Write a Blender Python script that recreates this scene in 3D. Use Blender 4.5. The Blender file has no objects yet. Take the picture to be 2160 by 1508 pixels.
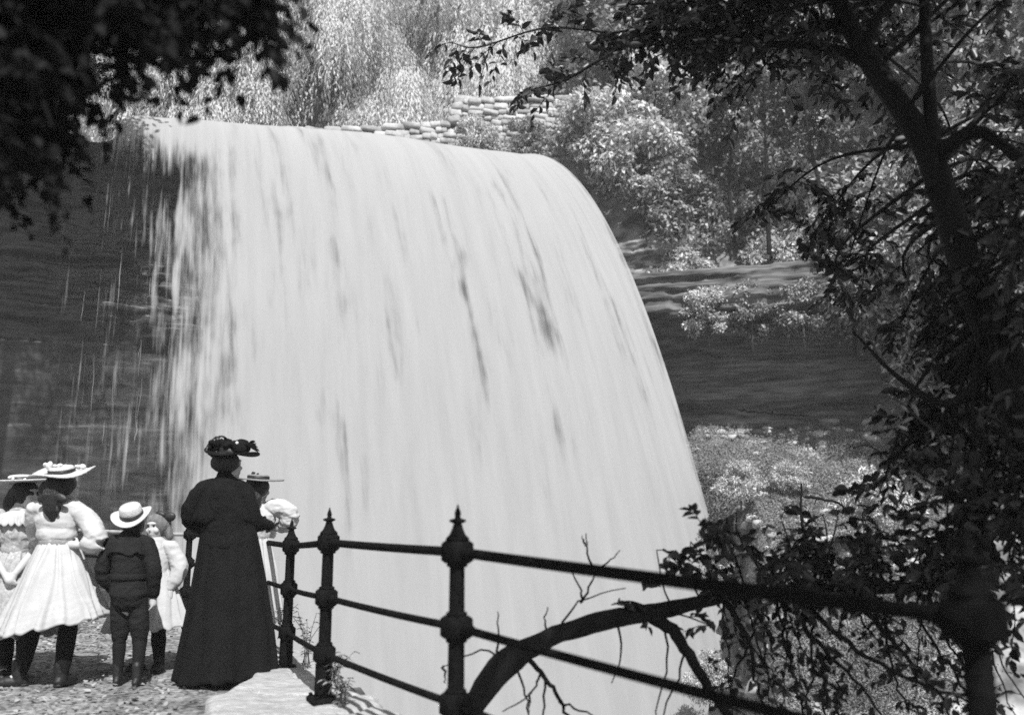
import bpy, math, random
import numpy as np
from mathutils import Vector, Matrix

C = bpy.context.scene.collection
scene = bpy.context.scene
PI = math.pi
R = math.radians

# ------------------------------------------------------------------ camera model (2160 x 1508 frame of the photograph)
FPX, PITCH, CAMZ = 1830.0, R(10.37), 1.0
CP, SP = math.cos(PITCH), math.sin(PITCH)

def P(px, py, Y):
    """world point on the sight line through a pixel at ground distance Y"""
    a = (px - 1080) / FPX
    b = (754 - py) / FPX
    s = Y / (CP - b * SP)
    return np.array([a * s, Y, CAMZ + s * (SP + b * CP)])

def G(px, py, z):
    """world point where the sight line meets height z"""
    a = (px - 1080) / FPX
    b = (754 - py) / FPX
    s = (z - CAMZ) / (SP + b * CP)
    return np.array([a * s, s * (CP - b * SP), z])

def PXM(Y):
    return FPX / (Y * 1.02)

# ------------------------------------------------------------------ noise
def _h(ix, iy, iz, seed):
    v = np.sin(ix * 127.1 + iy * 311.7 + iz * 74.7 + seed * 53.31) * 43758.5453
    return v - np.floor(v)

def vnoise(p, seed=0):
    p = np.asarray(p, float)
    i = np.floor(p)
    f = p - i
    f = f * f * (3 - 2 * f)
    x, y, z = i[..., 0], i[..., 1], i[..., 2]
    r = 0
    for dx in (0, 1):
        for dy in (0, 1):
            for dz in (0, 1):
                w = (f[..., 0] if dx else 1 - f[..., 0]) * (f[..., 1] if dy else 1 - f[..., 1]) * (f[..., 2] if dz else 1 - f[..., 2])
                r = r + w * _h(x + dx, y + dy, z + dz, seed)
    return r * 2 - 1

def fbm(p, seed=0, oct=4):
    p = np.asarray(p, float)
    a, s, r = 1.0, 0.0, 0
    for k in range(oct):
        r = r + a * vnoise(p, seed + k * 7)
        s += a
        a *= .5
        p = p * 2.03 + 11.3
    return r / s

def sstep(a, b, x):
    t = np.clip((x - a) / (b - a), 0, 1)
    return t * t * (3 - 2 * t)

# ------------------------------------------------------------------ objects
def fast_mesh(name, V, F):
    """V (n,3); F: (m,k) array or list of such arrays"""
    if isinstance(F, np.ndarray):
        F = [F]
    F = [np.asarray(f, np.int32) for f in F if len(f)]
    me = bpy.data.meshes.new(name)
    V = np.asarray(V, np.float32)
    me.vertices.add(len(V))
    me.vertices.foreach_set('co', V.ravel())
    loops = np.concatenate([f.ravel() for f in F])
    tot = np.concatenate([np.full(len(f), f.shape[1], np.int32) for f in F])
    start = np.concatenate([[0], np.cumsum(tot)[:-1]]).astype(np.int32)
    me.loops.add(len(loops))
    me.loops.foreach_set('vertex_index', loops)
    me.polygons.add(len(tot))
    me.polygons.foreach_set('loop_start', start)
    me.update(calc_edges=True)
    return me

def smooth(me, on=True):
    me.polygons.foreach_set('use_smooth', np.full(len(me.polygons), on, bool))

def link(name, me, m=None, parent=None, sm=True):
    o = bpy.data.objects.new(name, me)
    C.objects.link(o)
    if m is not None and len(me.materials) == 0:
        me.materials.append(m)
    if sm:
        smooth(me)
    if parent is not None:
        o.parent = parent
    return o

def tag(o, label=None, cat=None, group=None, kind=None):
    if label: o['label'] = label
    if cat: o['category'] = cat
    if group: o['group'] = group
    if kind: o['kind'] = kind
    return o

def thing(name, loc, label, cat, group=None):
    o = bpy.data.objects.new(name, None)
    o.empty_display_size = .2
    C.objects.link(o)
    o.location = Vector([float(v) for v in loc])
    return tag(o, label, cat, group)

def copy_tree(o, parent=None):
    c = o.copy()
    C.objects.link(c)
    if parent is not None:
        c.parent = parent
    for ch in list(o.children):
        copy_tree(ch, c)
    return c

class Geo:
    """collects vertices and faces"""
    def __init__(s):
        s.V, s.F, s.n = [], {}, 0
    def add(s, V, F):
        V = np.asarray(V, float).reshape(-1, 3)
        if not isinstance(F, list):
            F = [F]
        for f in F:
            f = np.asarray(f, np.int64)
            if len(f):
                s.F.setdefault(f.shape[1], []).append(f + s.n)
        s.V.append(V)
        s.n += len(V)
        return s
    def mesh(s, name):
        return fast_mesh(name, np.concatenate(s.V), [np.concatenate(f) for f in s.F.values()])
    def link(s, name, m, parent=None, sm=True):
        return link(name, s.mesh(name), m, parent, sm)

def catmull(pts, n):
    p = np.asarray(pts, float)
    if len(p) < 3:
        t = np.linspace(0, 1, n)[:, None]
        return p[0] * (1 - t) + p[-1] * t
    q = np.vstack([2 * p[0] - p[1], p, 2 * p[-1] - p[-2]])
    out = []
    for u in np.linspace(0, len(p) - 1 - 1e-6, n):
        i = int(u)
        t = u - i
        a, b, c, d = q[i], q[i + 1], q[i + 2], q[i + 3]
        out.append(.5 * ((2 * b) + (-a + c) * t + (2 * a - 5 * b + 4 * c - d) * t * t + (-a + 3 * b - 3 * c + d) * t ** 3))
    return np.array(out)

def interp_path(pts, rad, n):
    c = catmull(pts, n)
    r = np.interp(np.linspace(0, len(rad) - 1, n), np.arange(len(rad)), rad)
    return c, r

def frames(p):
    t = np.gradient(p, axis=0)
    t /= np.linalg.norm(t, axis=1)[:, None] + 1e-9
    ref = np.array([0, 0, 1.0])
    if abs(t[:, 2]).mean() > .8:
        ref = np.array([0, 1.0, 0])
    s = np.cross(t, ref)
    s /= np.linalg.norm(s, axis=1)[:, None] + 1e-9
    u = np.cross(s, t)
    return t, s, u

def tube(p, r, n=8, cap=True, rough=0, seed=0, squash=None):
    """closed tube along p with radii r"""
    p = np.asarray(p, float)
    r = np.asarray(r, float) * np.ones(len(p))
    t, s, u = frames(p)
    if cap:
        p = np.vstack([p[0] - t[0] * r[0] * .9, p[0] - t[0] * r[0] * .5, p, p[-1] + t[-1] * r[-1] * .5, p[-1] + t[-1] * r[-1] * .9])
        r = np.concatenate([[r[0] * .25, r[0] * .8], r, [r[-1] * .8, r[-1] * .25]])
        s = np.vstack([s[:1], s[:1], s, s[-1:], s[-1:]])
        u = np.vstack([u[:1], u[:1], u, u[-1:], u[-1:]])
    a = np.linspace(0, 2 * PI, n, endpoint=False)
    ca, sa = np.cos(a), np.sin(a)
    sq = 1.0 if squash is None else squash
    V = p[:, None, :] + r[:, None, None] * (ca[None, :, None] * s[:, None, :] + sq * sa[None, :, None] * u[:, None, :])
    if rough:
        nz = fbm(V * (1.2 / max(r.max(), .005)) * .35, seed, 3)
        V = V + (V - p[:, None, :]) * nz[..., None] * rough
    m = len(p)
    i = np.arange(m - 1)[:, None] * n
    j = np.arange(n)[None, :]
    j2 = (j + 1) % n
    F = np.stack([i + j, i + j2, i + n + j2, i + n + j], -1).reshape(-1, 4)
    V = V.reshape(-1, 3)
    F = [F]
    if cap:
        k = len(V)
        V = np.vstack([V, p[0], p[-1]])
        jj = np.arange(n)
        F.append(np.stack([np.full(n, k), (jj + 1) % n, jj], -1))
        b = (m - 1) * n
        F.append(np.stack([np.full(n, k + 1), b + jj, b + (jj + 1) % n], -1))
    return V, F

def ell(c, r, rot=None, nu=20, nv=14):
    """closed ellipsoid"""
    th = np.linspace(0, PI, nv)[1:-1]
    ph = np.linspace(0, 2 * PI, nu, endpoint=False)
    V = np.stack([np.sin(th)[:, None] * np.cos(ph), np.sin(th)[:, None] * np.sin(ph), np.cos(th)[:, None] * np.ones(nu)], -1).reshape(-1, 3)
    V = np.vstack([V, [0, 0, 1], [0, 0, -1]]) * np.asarray(r, float)
    if rot is not None:
        V = V @ np.array(rot.to_3x3() if hasattr(rot, 'to_3x3') else rot).T
    m = len(th)
    i = np.arange(m - 1)[:, None] * nu
    j = np.arange(nu)[None, :]
    j2 = (j + 1) % nu
    Q = np.stack([i + j, i + nu + j, i + nu + j2, i + j2], -1).reshape(-1, 4)
    jj = np.arange(nu)
    T = np.vstack([np.stack([np.full(nu, m * nu), jj, (jj + 1) % nu], -1),
                   np.stack([np.full(nu, m * nu + 1), (m - 1) * nu + (jj + 1) % nu, (m - 1) * nu + jj], -1)])
    return V + np.asarray(c, float), [Q, T]

def rotm(ax, deg):
    return np.array(Matrix.Rotation(R(deg), 3, ax))

def lathe(prof, n=24, c=(0, 0, 0), square=False):
    """prof: list of (radius, z), closed at both ends"""
    pr = np.array(prof, float)
    a = np.linspace(0, 2 * PI, n, endpoint=False)
    V = np.stack([pr[:, 0][:, None] * np.cos(a), pr[:, 0][:, None] * np.sin(a), pr[:, 1][:, None] * np.ones(n)], -1).reshape(-1, 3)
    m = len(pr)
    i = np.arange(m - 1)[:, None] * n
    j = np.arange(n)[None, :]
    j2 = (j + 1) % n
    F = [np.stack([i + j, i + j2, i + n + j2, i + n + j], -1).reshape(-1, 4)]
    V = np.vstack([V, [0, 0, pr[0, 1]], [0, 0, pr[-1, 1]]])
    jj = np.arange(n)
    F.append(np.stack([np.full(n, m * n), (jj + 1) % n, jj], -1))
    F.append(np.stack([np.full(n, m * n + 1), (m - 1) * n + jj, (m - 1) * n + (jj + 1) % n], -1))
    return V + np.asarray(c, float), F

def bevbox(c, h, b, rz=0):
    """box with chamfered edges: stack of rounded squares"""
    def ring(hx, hy, z):
        k = b
        return [(hx, -hy + k, z), (hx, hy - k, z), (hx - k, hy, z), (-hx + k, hy, z), (-hx, hy - k, z), (-hx, -hy + k, z), (-hx + k, -hy, z), (hx - k, -hy, z)]
    hx, hy, hz = h
    V = np.array(ring(hx - b, hy - b, -hz) + ring(hx, hy, -hz + b) + ring(hx, hy, hz - b) + ring(hx - b, hy - b, hz))
    F = []
    for i in range(3):
        for j in range(8):
            F.append((i * 8 + j, i * 8 + (j + 1) % 8, i * 8 + 8 + (j + 1) % 8, i * 8 + 8 + j))
    V = V @ rotm('Z', math.degrees(rz)).T + np.asarray(c, float)
    return V, [np.array(F), np.array([list(range(7, -1, -1)), list(range(24, 32))])]

def remeshed(geo, voxel, it=6, fac=.5):
    """one continuous skin over everything in geo"""
    o = bpy.data.objects.new('scratch', geo.mesh('scratch'))
    C.objects.link(o)
    m = o.modifiers.new('r', 'REMESH')
    m.mode = 'VOXEL'
    m.voxel_size = voxel
    s = o.modifiers.new('s', 'SMOOTH')
    s.factor = fac
    s.iterations = it
    dg = bpy.context.evaluated_depsgraph_get()
    me = bpy.data.meshes.new_from_object(o.evaluated_get(dg))
    old = o.data
    bpy.data.objects.remove(o)
    bpy.data.meshes.remove(old)
    return me

def displace(me, fn):
    n = len(me.vertices)
    co = np.empty(n * 3, np.float32)
    no = np.empty(n * 3, np.float32)
    me.vertices.foreach_get('co', co)
    me.vertices.foreach_get('normal', no)
    co = co.reshape(-1, 3)
    no = no.reshape(-1, 3)
    co = co + no * np.asarray(fn(co))[:, None]
    me.vertices.foreach_set('co', co.astype(np.float32).ravel())
    me.update()
    return me

# ------------------------------------------------------------------ materials: all neutral greys, as in the plate
def M(name, c, rough=.85, var=.25, scale=6., bump=0., bscale=40., spec=.25, transl=0., island=0., stretch=(1, 1, 1), detail=5., fleck=None, crack=None):
    m = bpy.data.materials.new(name)
    m.use_nodes = True
    nt = m.node_tree
    N, L = nt.nodes, nt.links
    bs = N['Principled BSDF']
    out = N['Material Output']
    tc = N.new('ShaderNodeTexCoord')
    mp = N.new('ShaderNodeMapping')
    mp.inputs['Scale'].default_value = stretch
    L.new(tc.outputs['Object'], mp.inputs['Vector'])
    nz = N.new('ShaderNodeTexNoise')
    nz.inputs['Scale'].default_value = scale
    nz.inputs['Detail'].default_value = detail
    nz.inputs['Roughness'].default_value = .6
    L.new(mp.outputs[0], nz.inputs['Vector'])
    mr = N.new('ShaderNodeMapRange')
    mr.inputs[1].default_value = .3
    mr.inputs[2].default_value = .7
    mr.inputs[3].default_value = c * (1 - var)
    mr.inputs[4].default_value = c * (1 + var)
    L.new(nz.outputs['Fac'], mr.inputs[0])
    col = mr.outputs[0]
    if fleck:
        fs, fv = fleck
        n2 = N.new('ShaderNodeTexNoise')
        n2.inputs['Scale'].default_value = fs
        n2.inputs['Detail'].default_value = 3
        L.new(mp.outputs[0], n2.inputs['Vector'])
        r2 = N.new('ShaderNodeMapRange')
        r2.inputs[1].default_value = .35
        r2.inputs[2].default_value = .68
        r2.inputs[3].default_value = 1 - fv
        r2.inputs[4].default_value = 1 + fv
        L.new(n2.outputs['Fac'], r2.inputs[0])
        mu = N.new('ShaderNodeMath')
        mu.operation = 'MULTIPLY'
        L.new(col, mu.inputs[0])
        L.new(r2.outputs[0], mu.inputs[1])
        col = mu.outputs[0]
    if crack:
        mp2 = N.new('ShaderNodeMapping')
        mp2.inputs['Scale'].default_value = (1, 1, 2.6)
        wn = N.new('ShaderNodeTexNoise')
        wn.inputs['Scale'].default_value = 1.6
        wn.inputs['Detail'].default_value = 4
        L.new(tc.outputs['Object'], wn.inputs['Vector'])
        va = N.new('ShaderNodeVectorMath')
        va.operation = 'MULTIPLY_ADD'
        L.new(wn.outputs['Color'], va.inputs[0])
        va.inputs[1].default_value = (.5, .5, .25)
        L.new(tc.outputs['Object'], va.inputs[2])
        L.new(va.outputs[0], mp2.inputs['Vector'])
        vo = N.new('ShaderNodeTexVoronoi')
        vo.feature = 'DISTANCE_TO_EDGE'
        vo.inputs['Scale'].default_value = crack[0]
        L.new(mp2.outputs[0], vo.inputs['Vector'])
        r4 = N.new('ShaderNodeMapRange')
        r4.inputs[1].default_value = 0
        r4.inputs[2].default_value = crack[1]
        r4.inputs[3].default_value = .45
        r4.inputs[4].default_value = 1
        L.new(vo.outputs['Distance'], r4.inputs[0])
        vc = N.new('ShaderNodeTexVoronoi')
        vc.inputs['Scale'].default_value = crack[0]
        L.new(mp2.outputs[0], vc.inputs['Vector'])
        bw_ = N.new('ShaderNodeRGBToBW')
        L.new(vc.outputs['Color'], bw_.inputs[0])
        r5 = N.new('ShaderNodeMapRange')
        r5.inputs[1].default_value = .2
        r5.inputs[2].default_value = .8
        r5.inputs[3].default_value = .6
        r5.inputs[4].default_value = 1.4
        L.new(bw_.outputs[0], r5.inputs[0])
        for rr_ in (r4, r5):
            mu = N.new('ShaderNodeMath')
            mu.operation = 'MULTIPLY'
            L.new(col, mu.inputs[0])
            L.new(rr_.outputs[0], mu.inputs[1])
            col = mu.outputs[0]
    if island:
        ge = N.new('ShaderNodeNewGeometry')
        r3 = N.new('ShaderNodeMapRange')
        r3.inputs[3].default_value = 1 - island
        r3.inputs[4].default_value = 1 + island
        L.new(ge.outputs['Random Per Island'], r3.inputs[0])
        mu = N.new('ShaderNodeMath')
        mu.operation = 'MULTIPLY'
        L.new(col, mu.inputs[0])
        L.new(r3.outputs[0], mu.inputs[1])
        col = mu.outputs[0]
    L.new(col, bs.inputs['Base Color'])
    bs.inputs['Roughness'].default_value = rough
    bs.inputs['Specular IOR Level'].default_value = spec
    if bump:
        nb = N.new('ShaderNodeTexNoise')
        nb.inputs['Scale'].default_value = bscale
        nb.inputs['Detail'].default_value = 4
        L.new(mp.outputs[0], nb.inputs['Vector'])
        bp = N.new('ShaderNodeBump')
        bp.inputs['Strength'].default_value = bump
        bp.inputs['Distance'].default_value = .02
        L.new(nb.outputs['Fac'], bp.inputs['Height'])
        L.new(bp.outputs[0], bs.inputs['Normal'])
    if transl:
        tr = N.new('ShaderNodeBsdfTranslucent')
        L.new(col, tr.inputs['Color'])
        mx = N.new('ShaderNodeMixShader')
        mx.inputs[0].default_value = transl
        L.new(bs.outputs[0], mx.inputs[1])
        L.new(tr.outputs[0], mx.inputs[2])
        L.new(mx.outputs[0], out.inputs['Surface'])
    return m

m_iron = M('black_iron', .006, .9, .5, 30, .3, 90, .04)
m_sunlit = M('sunlit_iron', .30, .5, .4, 12, .2, 60, .4)  # same iron, sunlight painted into its colour, for the far top rails
m_skin = M('skin', .42, .6, .06, 20, 0, 1, .3)
m_eye = M('eye', .03, .3, .1)
m_white = M('white_cotton', .43, .9, .08, 7, .12, 40, .1, fleck=(12, .05))
m_cream = M('printed_cotton', .33, .9, .15, 12, .15, 70, .1, fleck=(60, .22))
m_sash = M('grey_sash', .26, .8, .2, 20, .3, 60)
m_black = M('black_wool', .006, .9, .3, 10, .5, 70, .12)
m_suit = M('dark_suit', .014, .9, .3, 12, .5, 80, .12)
m_stock = M('dark_stocking', .009, .85, .25, 20, .2, 90, .15)
m_boot = M('boot_leather', .010, .55, .3, 20, .2, 60, .4)
m_hair = M('dark_hair', .011, .5, .4, 8, .6, 60, .4, stretch=(3, 3, .6))
m_fair = M('fair_hair', .14, .6, .35, 8, .6, 60, .4, stretch=(3, 3, .6))
m_straw = M('pale_straw', .48, .8, .12, 40, .5, 120, .2)
m_strawg = M('grey_straw', .2, .8, .2, 40, .5, 120, .2)
m_ribbon = M('black_ribbon', .015, .5, .3, 20, .2, 40, .4)
m_flower = M('white_flowers', .58, .9, .12, 30, .3, 60)
m_rockw = M('wet_rock', .024, .5, .4, .9, 1., 4, .4, stretch=(.9, .9, 1.6), fleck=(2.6, .45))
m_rockm = M('mossy_rock', .11, .85, .5, 1.4, 1., 5, .2, stretch=(.9, .9, 1.5), fleck=(3.0, .7), crack=(3.2, .04))
m_rock = M('strata_rock', .105, .8, .55, 1.3, 1., 6, .2, stretch=(.35, .35, 3.2), detail=8., fleck=(4, .5))
m_rockl = M('pale_strata', .22, .85, .4, 1.3, 1., 6, .2, stretch=(.8, .8, 2), fleck=(3, .55), crack=(3.2, .03))
m_stone = M('limestone', .36, .9, .45, 2.2, .6, 12, .2, island=.25)
m_slab = M('kerb_stone', .36, .85, .22, 5, .6, 30, .2, stretch=(.7, 3, 1), fleck=(26, .25))
m_path = M('path_dirt', .19, .95, .5, 3, .9, 25, .15, fleck=(28, .6))
m_ground = M('ground_soil', .2, .95, .5, .5, .8, 3, .15, fleck=(2.2, .6))
m_litter = M('litter_leaf', .22, .9, .4, 3, 0, 1, .1, island=.5)
m_rubble = M('rubble_stone', .34, .9, .25, 3, .6, 10, .2, island=.45)
m_bark = M('dark_bark', .007, .85, .5, 8, .9, 22, .25, stretch=(1, 1, .35))
m_barkg = M('grey_bark', .07, .85, .5, 6, .9, 18, .2, stretch=(1, 1, .3))
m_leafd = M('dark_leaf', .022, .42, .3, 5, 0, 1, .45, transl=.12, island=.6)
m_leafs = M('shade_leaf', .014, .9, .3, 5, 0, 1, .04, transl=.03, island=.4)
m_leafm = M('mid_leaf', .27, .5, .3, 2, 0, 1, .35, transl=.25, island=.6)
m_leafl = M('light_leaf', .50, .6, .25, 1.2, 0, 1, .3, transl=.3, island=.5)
m_coverd = M('low_cover_leaf', .19, .8, .4, .8, 0, 1, .1, transl=.3, island=.2)
m_cover = M('cover_leaf', .29, .8, .35, .6, 0, 1, .1, transl=.35, island=.12)
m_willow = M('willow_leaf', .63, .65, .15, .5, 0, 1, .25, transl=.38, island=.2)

# ================================================================== PEOPLE
def V3(*a): return np.array(a, float)

def hand(geo, wrist, d, side, up, size, curl=.5, spread=.14):
    """palm, four unequal bent fingers and a side thumb. d: pointing way, side: towards the thumb, up: back of the hand"""
    d = d / np.linalg.norm(d)
    side = side - d * side.dot(d)
    side = side / np.linalg.norm(side)
    up = np.cross(d, side) if np.cross(d, side).dot(up) > 0 else -np.cross(d, side)
    k = size / .18
    geo.add(*tube([wrist - d * .01 * k, wrist + d * .03 * k, wrist + d * .085 * k], [.022 * k, .03 * k, .036 * k], 12, squash=None))
    for f, (off, ln) in enumerate(((.030, .066), (.011, .076), (-.009, .070), (-.028, .054))):
        b = wrist + d * .082 * k + side * off * k
        pts = [b]
        ang = 0
        for s_ in (.45, .32, .23):
            ang += curl * (.5 + .1 * f)
            dd = d * math.cos(ang) - up * math.sin(ang) + side * spread * (off / .03) * .6
            pts.append(pts[-1] + dd / np.linalg.norm(dd) * ln * s_ * k)
        geo.add(*tube(pts, [.0088 * k, .0085 * k, .008 * k, .0068 * k], 8))
    b = wrist + d * .03 * k + side * .028 * k
    t1 = b + (d * .6 + side * .8 - up * .15) * .032 * k
    t2 = t1 + (d * .9 + side * .25 - up * .4) * .03 * k
    geo.add(*tube([b, t1, t2], [.012 * k, .0105 * k, .0085 * k], 8))

def head_parts(geo, c, face, h, tilt=0):
    """skull, jaw, nose, brow, lips, ears around head centre c, total height h; returns eye spots"""
    f = np.array([face[0], face[1], 0.0])
    f /= np.linalg.norm(f)
    s = np.array([f[1], -f[0], 0.0])
    u = np.array([0, 0, 1.0])
    f = f * math.cos(tilt) + u * math.sin(tilt)
    u = np.cross(s, f) if np.cross(s, f)[2] > 0 else -np.cross(s, f)
    Rm = np.stack([s, f, u], 1)
    k = h / .22
    def e(x, y, z, rx, ry, rz):
        geo.add(*ell(c + Rm @ (np.array([x, y, z]) * k), np.array([rx, ry, rz]) * k, Rm, 18, 12))
    e(0, -.012, .025, .074, .092, .083)
    e(0, .028, -.03, .056, .062, .075)
    e(0, .05, -.085, .028, .03, .024)
    e(0, .088, -.018, .010, .022, .016)
    e(0, .074, .012, .011, .022, .03)
    e(0, .075, .035, .048, .02, .012)
    e(0, .078, -.052, .021, .012, .006)
    e(0, .077, -.061, .017, .012, .006)
    for q in (-1, 1):
        e(q * .04, .062, -.025, .022, .024, .024)
        e(q * .074, -.01, -.01, .009, .02, .032)
    return [c + Rm @ (np.array([q * .031, .084, .012]) * k) for q in (-1, 1)] + [c + Rm @ (np.array([0, .092, -.057]) * k)]

def person_body(root, J, scale=1.0):
    """one continuous skin from the joints in J (all local, metres)"""
    g = Geo()
    k = scale
    spots = head_parts(g, J['head'], J['face'], J['hh'], J.get('tilt', 0))
    nb = J['neck']
    g.add(*tube([J['head'] + V3(0, 0, -J['hh'] * .2), nb, nb + V3(0, 0, -.05 * k)], [.047 * k, .05 * k, .062 * k], 14))
    pel = J['pelvis']
    chest = (nb * .72 + pel * .28)
    waist = (nb * .36 + pel * .64)
    g.add(*tube([nb + V3(0, 0, -.03 * k), chest, waist, pel, pel + V3(0, 0, -.05 * k)], [.075 * k, .125 * k, .105 * k, .13 * k, .11 * k], 18))
    for side in ('l', 'r'):
        sh, el, wr = J['sh_' + side], J['el_' + side], J['wr_' + side]
        g.add(*tube([chest * .35 + sh * .65, sh, sh * .5 + el * .5, el, el * .5 + wr * .5, wr], [.06 * k, .056 * k, .047 * k, .040 * k, .036 * k, .026 * k], 12))
        d = J.get('hd_' + side, wr - el)
        hand(g, wr, d, J.get('ht_' + side, V3(0, 1, 0)), J.get('hu_' + side, V3(1, 0, 0)), J['hh'] * .78, J.get('curl_' + side, .45))
        hp, kn, an, to = J['hp_' + side], J['kn_' + side], J['an_' + side], J['to_' + side]
        g.add(*tube([hp, hp * .5 + kn * .5, kn, kn * .6 + an * .4, an], [.088 * k, .075 * k, .053 * k, .054 * k, .034 * k], 14))
        g.add(*tube([an + V3(0, 0, -.005), an * .45 + to * .55 + V3(0, 0, -.012), to], [.036 * k, .032 * k, .024 * k], 12))
    me = remeshed(g, .0065, 4)
    me.materials.clear()
    me.materials.append(m_skin)
    me.materials.append(m_eye)
    n = len(me.polygons)
    ce = np.empty(n * 3, np.float32)
    me.polygons.foreach_get('center', ce)
    ce = ce.reshape(-1, 3)
    mi = np.zeros(n, np.int32)
    for q, s in enumerate(spots):
        d = ce - s
        if q < 2:
            mi[(np.linalg.norm(d, axis=1) < .0105 * J['hh'] / .22 * 1.3)] = 1
    me.polygons.foreach_set('material_index', mi)
    b = link('body', me, None, root)
    return b

def legwear(root, J, k, mstock=m_stock, mboot=m_boot, top=.45):
    for side in ('l', 'r'):
        kn, an, to, hp = J['kn_' + side], J['an_' + side], J['to_' + side], J['hp_' + side]
        g = Geo()
        up = kn + (hp - kn) * top
        c, r = interp_path([up, kn, kn * .6 + an * .4, an], np.array([.072, .06, .062, .043]) * k, 14)
        V, F = tube(c, r, 18, rough=.03, seed=3)
        g.add(V, F)
        me = g.mesh('stocking')
        displace(me, lambda co: .002 * np.sin(co[:, 2] * 190 + 2 * fbm(co * 12, 4)))
        link('stocking', me, mstock, root)
        g = Geo()
        d = (to - an) * V3(1, 1, 0)
        dn = d / (np.linalg.norm(d) + 1e-6)
        base = V3(an[0], an[1], 0)
        g.add(*tube([an + V3(0, 0, .075), an + V3(0, 0, .0), base + dn * .0 + V3(0, 0, .035)], np.array([.047, .046, .044]) * k, 16))
        ln = np.linalg.norm(d)
        g.add(*tube([base - dn * .03 + V3(0, 0, .034), base + dn * ln * .55 + V3(0, 0, .036), base + dn * ln + V3(0, 0, .028)], np.array([.036, .042, .03]) * k, 14))
        me = remeshed(g, .006, 4)
        co = np.empty(len(me.vertices) * 3, np.float32)
        me.vertices.foreach_get('co', co)
        co = co.reshape(-1, 3)
        co[:, 2] = np.maximum(co[:, 2], .004)
        me.vertices.foreach_set('co', co.ravel())
        me.update()
        b = link('boot', me, mboot, root)
        g = Geo()
        g.add(*bevbox((*(base[:2] - dn[:2] * .03), .012), (.026 * k, .026 * k, .012), .006, math.atan2(dn[1], dn[0])))
        g.link('heel', mboot, b, False)

def skirt(name, root, m, rings, folds=16, amp=(.02, .09), seed=1, n=160, rows=40, tilt=(0, 0), tiers=(), thick=.004):
    """cloth hanging from a waist: rings = (cx, cy, z, rx, ry); gathers deepen towards the hem"""
    rg = np.array(rings, float)
    u = np.linspace(0, 1, rows)
    zz = np.interp(u, np.linspace(0, 1, len(rg)), np.arange(len(rg)))
    cols = [np.interp(zz, np.arange(len(rg)), rg[:, i]) for i in range(5)]
    # ease
    th0 = np.linspace(0, 2 * PI, n, endpoint=False)
    rs = np.random.RandomState(seed)
    ph = rs.rand(4) * 6.28
    V = []
    for i in range(rows):
        cx, cy, z, rx, ry = [c[i] for c in cols]
        w = u[i]
        wq = np.stack([np.cos(th0) * 1.6, np.sin(th0) * 1.6, np.full(n, w * .8)], -1)
        th = th0 + .5 * fbm(wq, seed + 3, 3)
        A = amp[0] + (amp[1] - amp[0]) * w
        f = .55 * np.sin(folds * th + ph[0] + .8 * w * np.sin(3 * th + ph[1])) + .3 * np.sin((folds * 1.7 // 1) * th + ph[2] + w) + .35 * np.sin((folds // 3) * th + ph[3])
        q = np.stack([np.cos(th) * 3, np.sin(th) * 3, np.full(n, w * 1.5)], -1)
        f = f * (.55 + .9 * (fbm(q * .8 + 5, seed + 9, 2) + .5).clip(0, 1)) + .6 * fbm(q, seed, 2)
        rr = 1 + A * f
        for tz, ta in tiers:
            rr = rr + ta * math.exp(-((w - tz) / .012) ** 2)
        x = cx + rx * rr * np.cos(th0)
        y = cy + ry * rr * np.sin(th0)
        hem = w ** 3 * .012 * np.sin(folds * th + ph[0] + 1.2)
        V.append(np.stack([x, y, z + w * (tilt[0] * (x - cx) + tilt[1] * (y - cy)) + hem], -1))
    V = np.concatenate(V)
    i = np.arange(rows - 1)[:, None] * n
    j = np.arange(n)[None, :]
    j2 = (j + 1) % n
    F = np.stack([i + j, i + n + j, i + n + j2, i + j2], -1).reshape(-1, 4)
    o = link(name, fast_mesh(name, V, F), m, root)
    sm = o.modifiers.new('thickness', 'SOLIDIFY')
    sm.thickness = thick
    return o

def cloth_blob(name, root, m, parts, voxel=.008, it=5, wr=.006, wf=(9, 9, 22), seed=2):
    g = Geo()
    for p in parts:
        g.add(*p)
    me = remeshed(g, voxel, it)
    wfv = np.array(wf, float)
    displace(me, lambda co: wr * (1 - np.abs(fbm(co * wfv, seed, 3)) * 2.4))
    me.materials.clear()
    return link(name, me, m, root)

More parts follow.
